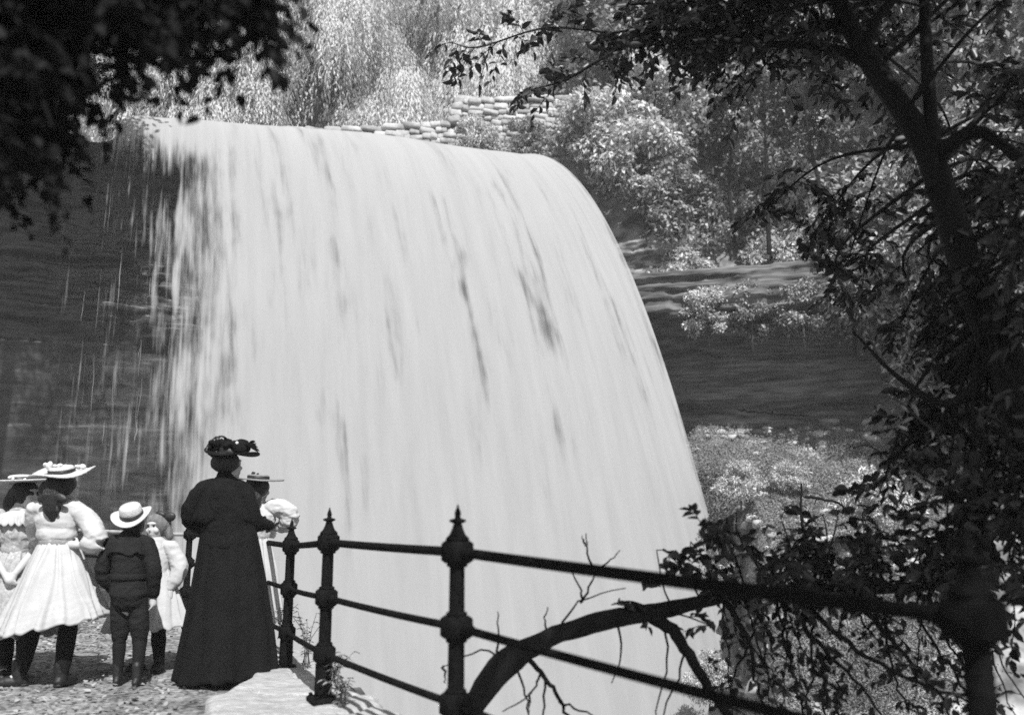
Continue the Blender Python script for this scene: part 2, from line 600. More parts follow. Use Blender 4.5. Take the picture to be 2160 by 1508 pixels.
def brim_hat(root, m, c, rx, ry, crown_r, crown_h, tx, ty, wav=.01, wn=3, curl=0, m_band=None, band_h=.03, seed=0, thick=.006, name='hat', lace=0):
    """round hat: brim disc with wave and curl, crown, band. tx: tilt about x (deg), ty: about y"""
    Rm = rotm('X', tx) @ rotm('Y', ty)
    n, th = 72, np.linspace(0, 2 * PI, 72, endpoint=False)
    rr = np.linspace(.3, 1, 9)
    V = []
    rows = []
    for sgn in (1, -1):
        seq = rr if sgn == 1 else rr[::-1]
        for q in seq:
            edge = 1 + (lace * np.abs(np.sin(th * 14)) if q > .99 else 0)
            x = rx * q * edge * np.cos(th)
            y = ry * q * edge * np.sin(th)
            z = wav * q ** 2 * np.sin(wn * th + seed) + curl * q ** 4 + sgn * thick / 2
            V.append(np.stack([x, y, z], -1))
    m_ = len(V)
    V = np.concatenate(V)
    i = np.arange(m_)[:, None] * n
    i2 = ((np.arange(m_) + 1) % m_)[:, None] * n
    j = np.arange(n)[None, :]
    j2 = (j + 1) % n
    F = np.stack([i + j, i + j2, i2 + j2, i2 + j], -1).reshape(-1, 4)
    g = Geo()
    g.add(V, F)
    r = crown_r
    g.add(*lathe([(r * 1.0, -.004), (r * 1.0, crown_h * .6), (r * .96, crown_h * .88), (r * .85, crown_h), (r * .3, crown_h * 1.02)], 36))
    me = g.mesh(name)
    co = np.concatenate(g.V) @ Rm.T + c
    me.vertices.foreach_set('co', co.astype(np.float32).ravel())
    me.update()
    hat = link(name, me, m, root)
    if m_band is not None:
        g = Geo()
        V, F = lathe([(r * 1.035, .0), (r * 1.05, .004), (r * 1.045, band_h), (r * .99, band_h + .002)], 36)
        g.add(V @ Rm.T + c, F)
        g.link('ribbon', m_band, hat)
    return hat

def puff(name, parent, m, c, r, n, seed, size=.5, flat=1.0, petals=False):
    """a bunch of crumpled lobes (flowers, bows, gathered silk)"""
    rs = np.random.RandomState(seed)
    g = Geo()
    for k in range(n):
        p = c + (rs.rand(3) * 2 - 1) * np.asarray(r)
        s = size * np.mean(r) * (.6 + .8 * rs.rand())
        a = rs.rand(3) * 360
        V, F = ell((0, 0, 0), (s, s * .8, s * flat * .6), rotm('X', a[0]) @ rotm('Z', a[1]), 12, 8)
        V = V * (1 + .35 * fbm(V / s * 1.5 + k * 3.1, seed, 2))[:, None]
        g.add(V + p, F)
    return g.link(name, m, parent)

def upright(r, px):
    k = (1080 - px) / FPX * SP
    mx = Matrix(((1, 0, -k, 0), (0, 1, 0, 0), (0, 0, 1, 0), (0, 0, 0, 1)))
    for o in r.children_recursive:
        o.data.transform(mx)

# ---- the ground heights used by people
PATHZ = -.12

def girl_with_lace_hat():
    o = G(112, 1447, PATHZ)
    r = thing('person', o, 'girl seen from behind in white dress and wide lace-trimmed hat, hand on hip', 'person', 'family watching the waterfall')
    J = dict(head=V3(.07, .02, 1.325), hh=.2, face=(.8, .55), neck=V3(.045, .01, 1.215), pelvis=V3(.015, 0, .74),
             sh_l=V3(-.115, 0, 1.165), el_l=V3(-.17, .13, .97), wr_l=V3(-.05, .24, .92),
             sh_r=V3(.19, 0, 1.165), el_r=V3(.335, -.05, .95), wr_r=V3(.215, -.06, .925),
             hd_r=V3(-1, .25, .05), ht_r=V3(0, .3, 1), hu_r=V3(0, -1, 0),
             hp_l=V3(-.06, 0, .7), kn_l=V3(-.14, .01, .40), an_l=V3(-.215, -.02, .075), to_l=V3(-.33, -.07, .03),
             hp_r=V3(.085, 0, .7), kn_r=V3(.095, .02, .39), an_r=V3(.055, .0, .07), to_r=V3(.075, .13, .03))
    person_body(r, J, .9)
    legwear(r, J, .98)
    tors = [ell((.03, 0, 1.09), (.148, .105, .13)), ell((.03, -.005, 1.0), (.135, .108, .075)), tube([V3(.03, 0, 1.0), V3(.03, 0, .93)], [.105, .1], 20),
            tube([V3(.045, .01, 1.245), V3(.04, 0, 1.19)], [.05, .075], 18),
            tube([V3(-.08, 0, 1.17), V3(.155, 0, 1.17)], [.066, .066], 16)]
    sl = [tube(catmull([J['sh_r'] + V3(-.03, 0, 0), J['sh_r'] + V3(.05, -.01, -.06), J['el_r'] + V3(-.02, 0, .06), J['el_r'], J['wr_r'] + V3(.06, 0, .01), J['wr_r'] + V3(.02, 0, .0)], 14),
               np.interp(np.linspace(0, 1, 14), [0, .2, .5, .7, .9, 1], [.062, .066, .07, .066, .05, .034]), 18),
          tube(catmull([J['sh_l'] + V3(.03, 0, 0), J['sh_l'], J['el_l'], J['wr_l']], 12), np.interp(np.linspace(0, 1, 12), [0, .5, .8, 1], [.062, .066, .058, .035]), 18)]
    cloth_blob('blouse', r, m_white, tors + sl, .0075, 5, .007, (10, 10, 16))
    skirt('skirt', r, m_white, [(.03, 0, .955, .108, .095), (.03, 0, .91, .135, .118), (.02, 0, .75, .2, .17), (.005, 0, .55, .275, .225), (-.005, 0, .39, .335, .27)],
          17, (.04, .15), 4, tilt=(.17, .02), tiers=((.80, .014), (.86, .014), (.92, .014)))
    g = Geo()
    V, F = lathe([(1.0, -.028), (1.04, -.02), (1.03, .02), (.99, .028)], 40)
    V = V * np.array([.117, .103, 1]) + V3(.03, 0, .955)
    g.add(V, F)
    g.link('sash', m_sash, r)
    hr = cloth_blob('hair', r, m_hair, [ell((.06, -.005, 1.345), (.092, .1, .095)), tube([V3(.055, -.075, 1.34), V3(.045, -.105, 1.25), V3(.045, -.105, 1.16), V3(.05, -.095, 1.1)], [.065, .062, .05, .02], 14),
                                        ell((.0, -.075, 1.3), (.05, .04, .06))], .007, 4, .006, (18, 18, 5), 5)
    g = Geo()
    for sx in (-1, 1):
        g.add(*ell((.06 + sx * .05, -.125, 1.245), (.055, .018, .032), rotm('Y', sx * 18)))
        g.add(*tube([V3(.06, -.125, 1.24), V3(.06 + sx * .03, -.13, 1.16)], [.012, .02], 10, squash=.4))
    g.link('hair_bow', m_ribbon, hr)
    hat = brim_hat(r, m_straw, V3(.066, -.005, 1.415), .212, .205, .085, .05, 13, -3, .016, 3, .012, m_ribbon, .03, 1.0, .012, lace=.04)
    puff('flowers', hat, m_flower, V3(.02, -.03, 1.462), (.07, .05, .014), 12, 6, .45)
    puff('flowers', hat, m_flower, V3(.13, .05, 1.465), (.07, .05, .01), 8, 7, .4)
    return r
upright(girl_with_lace_hat(), 112)

def girl_at_edge():
    o = G(27, 1432, PATHZ)
    r = thing('person', o, 'girl in printed dress with thin flat hat and clasped hands, at the left edge', 'person', 'family watching the waterfall')
    J = dict(head=V3(.10, .0, 1.275), hh=.195, face=(.95, -.25), neck=V3(.06, 0, 1.17), pelvis=V3(.03, 0, .72),
             sh_l=V3(-.07, -.03, 1.12), el_l=V3(-.11, -.1, .89), wr_l=V3(.04, -.18, .735), hd_l=V3(.55, -.1, -.7), ht_l=V3(.6, 0, .6), hu_l=V3(0, -1, 0),
             sh_r=V3(.17, .04, 1.12), el_r=V3(.2, -.06, .89), wr_r=V3(.115, -.17, .73), hd_r=V3(-.4, -.1, -.75), ht_r=V3(-.5, 0, .6), hu_r=V3(0, -1, 0),
             hp_l=V3(-.02, 0, .68), kn_l=V3(-.04, -.01, .37), an_l=V3(-.055, 0, .07), to_l=V3(-.0, -.13, .03),
             hp_r=V3(.09, 0, .68), kn_r=V3(.08, .03, .37), an_r=V3(.04, .05, .07), to_r=V3(.12, -.06, .03))
    person_body(r, J, .86)
    legwear(r, J, .95)
    sl = []
    for s in ('l', 'r'):
        sl.append(tube(catmull([J['sh_' + s], J['sh_' + s] * .5 + J['el_' + s] * .5, J['el_' + s]], 8), [.062, .07, .072, .068, .06, .055, .05, .04], 16))
    cloth_blob('bodice', r, m_cream, [ell((.05, 0, 1.05), (.14, .105, .12)), tube([V3(.05, 0, 1.0), V3(.03, 0, .87)], [.115, .095], 20), tube([V3(.06, 0, 1.19), V3(.05, 0, 1.14)], [.048, .07], 16)] + sl, .0075, 5, .008, (14, 14, 18), 8)
    skirt('collar_frill', r, m_white, [(.055, 0, 1.16, .075, .065), (.055, 0, 1.13, .15, .115), (.05, 0, 1.06, .19, .14)], 22, (.03, .1), 12, rows=14)
    skirt('skirt', r, m_cream, [(.03, 0, .89, .1, .09), (.03, 0, .84, .13, .12), (.02, 0, .6, .215, .19), (.01, 0, .30, .275, .24)], 15, (.04, .14), 9, tiers=((.85, .012), (.93, .012)))
    g = Geo()
    V, F = lathe([(1.0, -.022), (1.03, -.015), (1.03, .015), (.99, .022)], 40)
    g.add(V * np.array([.11, .1, 1]) + V3(.03, 0, .885), F)
    g.link('sash', m_sash, r)
    hr = cloth_blob('hair', r, m_hair, [ell((.085, .01, 1.29), (.09, .095, .09)), tube([V3(.03, .01, 1.28), V3(-.01, -.01, 1.2), V3(-.02, -.02, 1.1)], [.06, .05, .025], 14)], .007, 4, .006, (18, 18, 5), 6)
    hat = brim_hat(r, m_straw, V3(.06, 0, 1.362), .225, .2, .085, .05, -3, -5, .008, 2, 0, m_ribbon, .03, .5, .010)
    puff('flowers', hat, m_flower, V3(.08, -.08, 1.385), (.06, .03, .012), 8, 16, .4)
    return r
upright(girl_at_edge(), 27)

def boy():
    o = G(272, 1446, PATHZ)
    r = thing('person', o, 'small boy in dark suit with pale round straw hat tipped back', 'person', 'family watching the waterfall')
    J = dict(head=V3(.015, .035, 1.055), hh=.19, face=(.15, .98), neck=V3(.0, .01, .965), pelvis=V3(-.005, 0, .57),
             sh_l=V3(-.13, .0, .925), el_l=V3(-.2, -.02, .75), wr_l=V3(-.15, .08, .62), hd_l=V3(.5, .6, -.4), ht_l=V3(0, .5, .8), hu_l=V3(-1, 0, 0),
             sh_r=V3(.13, .0, .925), el_r=V3(.185, -.01, .745), wr_r=V3(.165, .03, .60), hd_r=V3(-.05, .1, -1), ht_r=V3(-.3, 1, 0), hu_r=V3(1, 0, 0),
             hp_l=V3(-.065, 0, .54), kn_l=V3(-.075, .01, .31), an_l=V3(-.085, 0, .07), to_l=V3(-.10, .11, .03),
             hp_r=V3(.06, 0, .54), kn_r=V3(.075, .01, .31), an_r=V3(.085, -.06, .065), to_r=V3(.09, .055, .03))
    person_body(r, J, .8)
    legwear(r, J, .76, top=.2)
    sl = []
    for s in ('l', 'r'):
        sl.append(tube(catmull([J['sh_' + s] * .8 + V3(0, 0, .19), J['sh_' + s], J['el_' + s], J['wr_' + s]], 12), np.interp(np.linspace(0, 1, 12), [0, .4, .7, 1], [.058, .062, .056, .042]), 16))
    cloth_blob('jacket', r, m_suit, [tube([V3(0, 0, .95), V3(0, 0, .86), V3(0, 0, .76), V3(0, 0, .70), V3(0, 0, .60)], [.095, .128, .124, .120, .138], 24), tube([V3(0, .01, .99), V3(0, 0, .93)], [.052, .09], 18)] + sl, .007, 5, .006, (9, 9, 16), 10)
    skirt('sailor_collar', r, m_suit, [(0, 0, .985, .06, .055), (0, 0, .955, .125, .1), (0, -.01, .87, .165, .13)], 6, (.0, .03), 13, rows=14)
    g = Geo()
    V, F = lathe([(1.0, -.02), (1.03, -.014), (1.03, .014), (.99, .02)], 40)
    g.add(V * np.array([.130, .130, 1]) + V3(0, 0, .715), F)
    g.link('belt', m_suit, r)
    kn = []
    for s in ('l', 'r'):
        hp, k = J['hp_' + s], J['kn_' + s]
        kn.append(ell((0, 0, .56), (.126, .122, .085)))
        kn.append(tube([hp + V3(0, 0, .06), hp * .5 + k * .5, k + V3(0, 0, .04), k + V3(0, 0, -.01)], [.07, .069, .064, .05], 18))
    cloth_blob('knickers', r, m_suit, kn, .007, 4, .006, (12, 12, 20), 11)
    cloth_blob('hair', r, m_hair, [ell((.015, .02, 1.07), (.08, .088, .078))], .007, 3, .004, (20, 20, 8), 6)
    brim_hat(r, m_straw, V3(.018, -.005, 1.118), .148, .15, .082, .082, 26, -4, .022, 2, .012, m_ribbon, .03, 1.2, .007)
    return r
_b = boy()
upright(_b, 272)
_b.scale = (.91, .93, 1)

def small_girl():
    o = G(320, 1415, PATHZ)
    r = thing('person', o, 'little girl in white smock behind the boy, dark bow in her hair', 'person', 'family watching the waterfall')
    J = dict(head=V3(.04, 0, 1.035), hh=.19, face=(-.25, -.95), neck=V3(.03, .01, .93), pelvis=V3(-.01, 0, .55),
             sh_l=V3(-.1, 0, .885), el_l=V3(-.16, -.02, .72), wr_l=V3(-.15, -.05, .58), hd_l=V3(0, -.1, -1), ht_l=V3(.5, -1, 0), hu_l=V3(-1, 0, 0),
             sh_r=V3(.145, 0, .885), el_r=V3(.215, -.01, .735), wr_r=V3(.165, -.06, .60), hd_r=V3(-.12, -.12, -1), ht_r=V3(-.6, -.8, 0), hu_r=V3(1, 0, 0),
             hp_l=V3(-.07, 0, .52), kn_l=V3(-.085, 0, .30), an_l=V3(-.095, .0, .07), to_l=V3(-.13, -.1, .03),
             hp_r=V3(.05, 0, .52), kn_r=V3(.05, 0, .30), an_r=V3(.055, 0, .07), to_r=V3(.06, -.11, .03))
    person_body(r, J, .78)
    legwear(r, J, .86)
    sl = []
    for s in ('l', 'r'):
        sl.append(tube(catmull([J['sh_' + s] * .85 + V3(0, 0, .13), J['sh_' + s], J['el_' + s], J['wr_' + s]], 12), np.interp(np.linspace(0, 1, 12), [0, .3, .7, .92, 1], [.055, .062, .06, .05, .032]), 16))
    cloth_blob('smock', r, m_white, [tube([V3(.03, 0, .91), V3(.02, 0, .82), V3(.01, 0, .70)], [.088, .118, .128], 22), tube([V3(.03, .01, .95), V3(.03, 0, .90)], [.045, .075], 16)] + sl, .007, 5, .006, (10, 10, 15), 14)
    skirt('skirt', r, m_white, [(.01, 0, .76, .115, .11), (.0, 0, .68, .155, .14), (-.02, 0, .5, .235, .2), (-.035, 0, .30, .3, .25)], 14, (.035, .13), 15, tilt=(.05, -.02), tiers=((.94, .012),))
    hr = cloth_blob('hair', r, m_fair, [ell((.045, .022, 1.06), (.088, .09, .088)), tube([V3(.1, .02, 1.05), V3(.125, .02, .97)], [.035, .03], 12), tube([V3(-.03, .03, 1.05), V3(-.045, .03, .97)], [.035, .03], 12)], .007, 3, .006, (18, 18, 6), 6)
    g = Geo()
    g.add(*ell((.135, .0, 1.115), (.05, .02, .036), rotm('Y', -15)))
    g.add(*ell((.075, -.01, 1.135), (.04, .02, .026), rotm('Y', 15)))
    g.link('hair_bow', m_ribbon, hr)
    return r
upright(small_girl(), 306)

def lady():
    o = G(477, 1432, -.1)
    r = thing('person', o, 'tall woman in floor-length black coat and large black feathered hat, her back turned', 'person', 'family watching the waterfall')
    J = dict(head=V3(.01, .02, 1.462), hh=.215, face=(.8, .6), neck=V3(-.01, .01, 1.345), pelvis=V3(.01, 0, .88),
             sh_l=V3(-.185, .0, 1.28), el_l=V3(-.27, .05, 1.09), wr_l=V3(-.13, .22, 1.03),
             sh_r=V3(.13, .04, 1.28), el_r=V3(.175, .06, 1.07), wr_r=V3(.225, .19, 1.045), hd_r=V3(.1, .9, -.1), ht_r=V3(-.3, 0, 1), hu_r=V3(1, 0, .3), curl_r=.7,
             hp_l=V3(-.08, 0, .84), kn_l=V3(-.09, .02, .46), an_l=V3(-.1, 0, .08), to_l=V3(-.03, .14, .03),
             hp_r=V3(.1, 0, .84), kn_r=V3(.1, .02, .46), an_r=V3(.09, 0, .08), to_r=V3(.17, .13, .03))
    person_body(r, J, 1.0)
    legwear(r, J, .95)
    sl = [tube(catmull([V3(-.09, .0, 1.31), V3(-.175, .0, 1.27), V3(-.25, .02, 1.16), J['el_l'], V3(-.22, .12, 1.04), J['wr_l']], 16), np.interp(np.linspace(0, 1, 16), [0, .2, .45, .7, .9, 1], [.06, .072, .08, .08, .06, .045]), 20),
          tube(catmull([V3(.07, .02, 1.31), V3(.12, .03, 1.27), V3(.15, .04, 1.17), J['el_r'], V3(.195, .13, 1.05), J['wr_r']], 16), np.interp(np.linspace(0, 1, 16), [0, .2, .45, .7, .9, 1], [.06, .07, .07, .066, .052, .040]), 20)]
    tors = [tube([V3(-.01, .01, 1.39), V3(-.01, .01, 1.335)], [.058, .08], 20), ell((-.015, .01, 1.2), (.17, .13, .17)),
            tube([V3(0, 0, 1.24), V3(.01, 0, 1.1), V3(.02, 0, .98), V3(.02, 0, .9)], [.15, .17, .175, .19], 28)]
    coat = cloth_blob('coat', r, m_black, tors + sl, .008, 6, .007, (7, 7, 9), 21)
    skirt('cape_collar', r, m_black, [(-.01, .01, 1.385, .062, .06), (-.01, .01, 1.345, .105, .10), (-.022, .01, 1.25, .168, .15), (-.03, .02, 1.06, .232, .19)], 7, (.0, .05), 18, rows=16, thick=.008)
    skirt('coat_skirt', r, m_black, [(.01, 0, 1.10, .165, .12), (.018, 0, .98, .202, .17), (.022, 0, .86, .222, .19), (.025, 0, .6, .262, .24), (.015, 0, .3, .312, .285), (0, -.01, .02, .350, .32)], 11, (.0, .10), 19, tilt=(.045, .0), rows=60, thick=.006)
    g = Geo()
    V, F = tube([V3(.225, .19, 1.045), V3(.232, .22, 1.04)], [.042, .038], 14)
    g.add(V, F)
    hand(g, V3(.225, .19, 1.045), V3(.1, .9, -.1), V3(-.3, 0, 1), V3(1, 0, .3), .19, .7)
    me = remeshed(g, .005, 3)
    me.materials.clear()
    link('glove', displace(me, lambda co: np.full(len(co), .003)), m_black, r)
    hr = cloth_blob('hair', r, m_hair, [ell((.0, .0, 1.485), (.09, .1, .085)), ell((-.035, -.06, 1.475), (.06, .055, .06))], .007, 3, .006, (16, 16, 10), 6)
    # hat: forward-swept brim, gathered silk, bow loops at the back and feathers
    hat = brim_hat(r, m_black, V3(.035, .02, 1.545), .2, .2, .095, .07, 4, 5, .02, 2, .006, m_ribbon, .035, 2.2, .008)
    puff('silk_trim', hat, m_black, V3(.02, .0, 1.6), (.11, .08, .025), 22, 31, .55)
    g = Geo()
    for k, (dx, dz, a, s) in enumerate(((-.105, .05, 60, 1.1), (-.13, .01, 95, 1.1), (-.115, -.02, 125, 1.0), (-.08, .07, 30, 1.0), (-.06, .03, 80, .9))):
        th = np.linspace(0, 2 * PI, 18, endpoint=False)
        loop = np.stack([.045 * s * np.cos(th), .02 * np.sin(2 * th + k), .026 * s * np.sin(th)], -1) @ rotm('Y', -a).T
        cpt = V3(.03 + dx, -.05 + .015 * k, 1.565 + dz)
        pts = np.vstack([loop, loop[:1]]) + cpt
        g.add(*tube(pts, .013, 8, cap=False, squash=.5))
    g.link('bow', m_ribbon, hat)
    rs = np.random.RandomState(5)
    g = Geo()
    for k in range(5):
        st = V3(.06 + .02 * k, .02 * (k - 2), 1.585 - .004 * k)
        en = V3(.255 - .02 * k, .05 * (k - 2) * .6, 1.55 + .02 * k)
        sp = catmull([st, st * .5 + en * .5 + V3(0, 0, .03), en], 30)
        g.add(*tube(sp, np.linspace(.006, .002, 30), 6))
        for q in range(26):
            p = sp[q + 2]
            for sg in (-1, 1):
                e = p + V3(.02, sg * .018, (rs.rand() - .3) * .02)
                g.add(*tube([p, p * .5 + e * .5 + V3(0, 0, .002), e], [.004, .0035, .001], 5))
    g.link('feather', m_black, hat)
    g = Geo()
    g.add(*ell((.11, -.1, 1.612), (.012, .01, .012)))
    g.link('hat_pin', m_flower, hat)
    return r
_l = lady()
upright(_l, 477)
_l.scale = (.96, 1, 1)

def girl_at_railing():
    o = G(560, 1395, PATHZ)
    r = thing('person', o, 'girl in pale dress and flat dark-ribboned straw hat leaning at the railing', 'person', 'family watching the waterfall')
    J = dict(head=V3(-.06, .02, 1.335), hh=.2, face=(.45, .9), neck=V3(-.05, 0, 1.225), pelvis=V3(-.08, -.02, .76),
             sh_l=V3(-.2, 0, 1.17), el_l=V3(-.24, .1, 1.0), wr_l=V3(-.08, .2, .98), ht_l=V3(0, 0, 1),
             sh_r=V3(.08, .02, 1.17), el_r=V3(.19, .0, 1.09), wr_r=V3(.06, .1, 1.03), hd_r=V3(-.9, .3, -.1), ht_r=V3(0, .2, 1), hu_r=V3(0, 1, .0),
             hp_l=V3(-.16, -.02, .72), kn_l=V3(-.16, 0, .4), an_l=V3(-.16, 0, .07), to_l=V3(-.13, .13, .03),
             hp_r=V3(0, -.02, .72), kn_r=V3(-.01, 0, .4), an_r=V3(-.01, 0, .07), to_r=V3(.04, .13, .03))
    person_body(r, J, .9)
    legwear(r, J, .95)
    sl = [tube(catmull([V3(.02, 0, 1.19), V3(.09, .01, 1.19), V3(.18, .0, 1.16), V3(.2, .0, 1.1), V3(.14, .05, 1.05), V3(.07, .09, 1.03)], 14), np.interp(np.linspace(0, 1, 14), [0, .25, .5, .7, .9, 1], [.058, .07, .074, .066, .046, .032]), 18),
          tube(catmull([V3(-.12, 0, 1.19), V3(-.2, 0, 1.16), J['el_l'], J['wr_l']], 12), np.interp(np.linspace(0, 1, 12), [0, .4, .8, 1], [.06, .078, .06, .035]), 18)]
    cloth_blob('blouse', r, m_white, [ell((-.06, 0, 1.1), (.135, .1, .13)), tube([V3(-.06, 0, 1.05), V3(-.075, -.01, .95)], [.11, .095], 20), tube([V3(-.05, 0, 1.255), V3(-.055, 0, 1.19)], [.047, .07], 16)] + sl, .0075, 4, .011, (11, 11, 18), 23)
    skirt('skirt', r, m_white, [(-.08, -.01, .97, .1, .09), (-.08, -.01, .92, .125, .11), (-.085, -.01, .7, .175, .16), (-.09, -.01, .30, .225, .21)], 14, (.04, .13), 24, tiers=((.93, .012),))
    g = Geo()
    V, F = lathe([(1.0, -.02), (1.03, -.014), (1.03, .014), (.99, .02)], 40)
    g.add(V * np.array([.108, .098, 1]) + V3(-.078, -.01, .965), F)
    g.link('sash', m_sash, r)
    cloth_blob('hair', r, m_hair, [ell((-.065, .0, 1.36), (.092, .1, .09)), tube([V3(-.07, -.07, 1.33), V3(-.05, -.1, 1.25), V3(-.045, -.1, 1.18)], [.06, .045, .02], 14)], .007, 4, .006, (18, 18, 5), 7)
    hat = brim_hat(r, m_strawg, V3(-.058, 0, 1.415), .205, .2, .085, .04, 2, 3, .006, 2, 0, m_ribbon, .028, .5, .010)
    puff('hat_trim', hat, m_ribbon, V3(-.07, -.04, 1.46), (.04, .03, .008), 6, 41, .45)
    return r
upright(girl_at_railing(), 560)

# ================================================================== TERRAIN
FENCE = np.array([(-60, 34), (-14, 17.5), (-8, 13.2), (-3.85, 9.9), (-3.45, 9.55), (-2.55, 8.2), (-1.60, 6.4), (-1.035, 5.0), (-.227, 3.69), (1.0, 1.96), (2.9, -3), (5, -12), (12, -60), (30, -600)], float)
CLIFF = np.array([(-600, 12), (-40, 16), (-20, 18.5), (-13, 20.2), (-9.5, 21.6), (-5, 23.2), (-1, 24.6), (1.5, 25.0), (3.2, 24.2), (6, 23.6), (10, 22.6), (15, 20.5), (22, 16), (32, 8), (48, -10), (90, -60), (300, -600)], float)

def sdist(poly, x, y):
    """distance to a polyline, positive on its left-hand side"""
    best = np.full(x.shape, 1e9)
    sg = np.zeros(x.shape)
    for a, b in zip(poly[:-1], poly[1:]):
        d = b - a
        L2 = d @ d
        t = np.clip(((x - a[0]) * d[0] + (y - a[1]) * d[1]) / L2, 0, 1)
        qx, qy = a[0] + t * d[0], a[1] + t * d[1]
        dd = np.hypot(x - qx, y - qy)
        cr = d[0] * (y - a[1]) - d[1] * (x - a[0])
        m = dd < best - 1e-9
        best = np.where(m, dd, best)
        sg = np.where(m, np.sign(cr), sg)
    return best * sg

FLOOR = -5.6

def height(x, y):
    x = np.asarray(x, float)
    y = np.asarray(y, float)
    df = sdist(FENCE, x, y)          # + on the gorge side
    dc = sdist(CLIFF, x, y)          # + beyond the cliff
    q = np.stack([x * .35, y * .35, 0 * x], -1)
    n1 = fbm(q, 3, 4)
    n2 = fbm(q * 5, 9, 3)
    near = np.where(df < .42, PATHZ - .02 + .012 * n2, PATHZ - .02 - 1.35 * (df - .42) - .25 * n2 * np.clip(df, 0, 1))
    rt = sstep(-.12, 1.0, x - .229 * y + 1.5 * sstep(20.2, 21.3, y))
    d = -dc
    tal = FLOOR + rt * (np.where(d > -1, 3.75 - .62 * d + .5 * n1 + .12 * n2, -99) - FLOOR)
    tal = np.where(rt > .02, FLOOR + (tal - FLOOR) * 1.0, -99)
    z = np.maximum(np.maximum(near, tal), FLOOR + .2 * n1)
    # beyond the cliff
    up_l = 10.0 + .02 * np.clip(dc, 0, 200) + .3 * n1
    bank = 10.0 + 3.2 * sstep(.2, 1.6, dc)
    up_r = np.minimum(7.1 + 1.9 * np.clip(dc, 0, 50), 14.6 + .02 * dc) + .4 * n1
    riv = sstep(-.6, 2.2, x - .10 * (y - 25))      # right bank of the river
    up = up_l * (1 - riv) + up_r * riv
    z = np.where(dc > .35, np.maximum(z, up), z)
    return z

def axis(lo, hi, a, b, step, grow=1.22):
    v = list(np.arange(a, b + 1e-6, step))
    s = step
    while v[-1] < hi:
        s *= grow
        v.append(v[-1] + s)
    s = step
    while v[0] > lo:
        s *= grow
        v.insert(0, v[0] - s)
    return np.array(v)

xs = axis(-700, 700, -14, 16, .22)
ys = axis(-700, 800, -2, 34, .22)
X, Y = np.meshgrid(xs, ys)
Z = height(X, Y)
nx, ny = len(xs), len(ys)
i = np.arange(ny - 1)[:, None] * nx
j = np.arange(nx - 1)[None, :]
Fg = np.stack([i + j, i + j + 1, i + nx + j + 1, i + nx + j], -1).reshape(-1, 4)
gr = link('ground', fast_mesh('ground', np.stack([X, Y, Z], -1).reshape(-1, 3), Fg), m_ground)
tag(gr, kind='structure')

def hz(p):
    return float(height(np.array([p[0]]), np.array([p[1]]))[0])

# the trodden path on this side of the railing
def path_sheet():
    xs = axis(-16, 2, -6, .5, .045, 1.25)
    ys = axis(-3, 20, 3.5, 10.5, .045, 1.25)
    X, Y = np.meshgrid(xs, ys)
    df = sdist(FENCE, X, Y)
    q = np.stack([X, Y, 0 * X], -1)
    Z = PATHZ + .016 * fbm(q * 3, 5, 4) + .008 * fbm(q * 14, 6, 2)
    Z = np.where(df > .30, Z - (df - .3) * 2.5, Z)
    nx, ny = len(xs), len(ys)
    i = np.arange(ny - 1)[:, None] * nx
    j = np.arange(nx - 1)[None, :]
    F = np.stack([i + j, i + j + 1, i + nx + j + 1, i + nx + j], -1).reshape(-1, 4)
    keep = (df.ravel()[F].max(1) < .6)
    V = np.stack([X, Y, Z], -1).reshape(-1, 3)
    F = F[keep]
    u, inv = np.unique(F, return_inverse=True)
    tag(link('path', fast_mesh('path', V[u], inv.reshape(-1, 4)), m_path), kind='structure')
path_sheet()

# stone kerb carrying the posts: split slabs with rough edges
def kerb():
    g = Geo()
    line = catmull([V3(1.25, 1.3, -.04), V3(-.227, 3.69, 0), V3(-1.035, 5.0, 0), V3(-1.595, 6.4, -.03), V3(-2.5, 8.1, -.05), V3(-3.45, 9.6, -.06)], 260)
    t, s, u = frames(line)
    inner = np.interp(np.linspace(0, 1, 260), [0, .38, .46, .50, .56, 1], [.56, .57, .56, .40, .26, .24])
    inner = inner + .03 * fbm(line * 4, 3)
    outer = .25 + .13 * fbm(line * 2.6, 8) + .06 * fbm(line * 9, 2)
    m = 40
    w = np.linspace(0, 1, m)
    V = []
    for k in range(260):
        left = -s[k] if s[k][0] > 0 else s[k]
        left[2] = 0
        row = []
        for q in w:
            off = inner[k] * (1 - q) - outer[k] * q
            p = line[k] + left * off
            e = min(q, 1 - q) / .06
            p = p + V3(0, 0, -.022 * (1 - min(e, 1)) ** 2)
            row.append(p)
        V.append(row)
    V = np.array(V)
    V[..., 2] += .018 * fbm(V * 2.2, 4) + .010 * fbm(V * 9, 5) - .02 * np.clip(1 - np.abs(fbm(V * 1.6, 31, 2)) / .035, 0, 1)
    # joints across the line between slabs
    lk = np.linspace(0, 1, 260)
    low = V[:, :1].copy()
    low[..., 2] = -.3
    hi = V[:, -1:].copy()
    hi[..., 2] = -.45
    V = np.concatenate([low, V, hi], 1)
    a, b = V.shape[:2]
    i = np.arange(a - 1)[:, None] * b
    j = np.arange(b - 1)[None, :]
    F = np.stack([i + j, i + j + 1, i + b + j + 1, i + b + j], -1).reshape(-1, 4)
    g.add(V.reshape(-1, 3), F)
    tag(g.link('kerb', m_slab), kind='structure')
kerb()

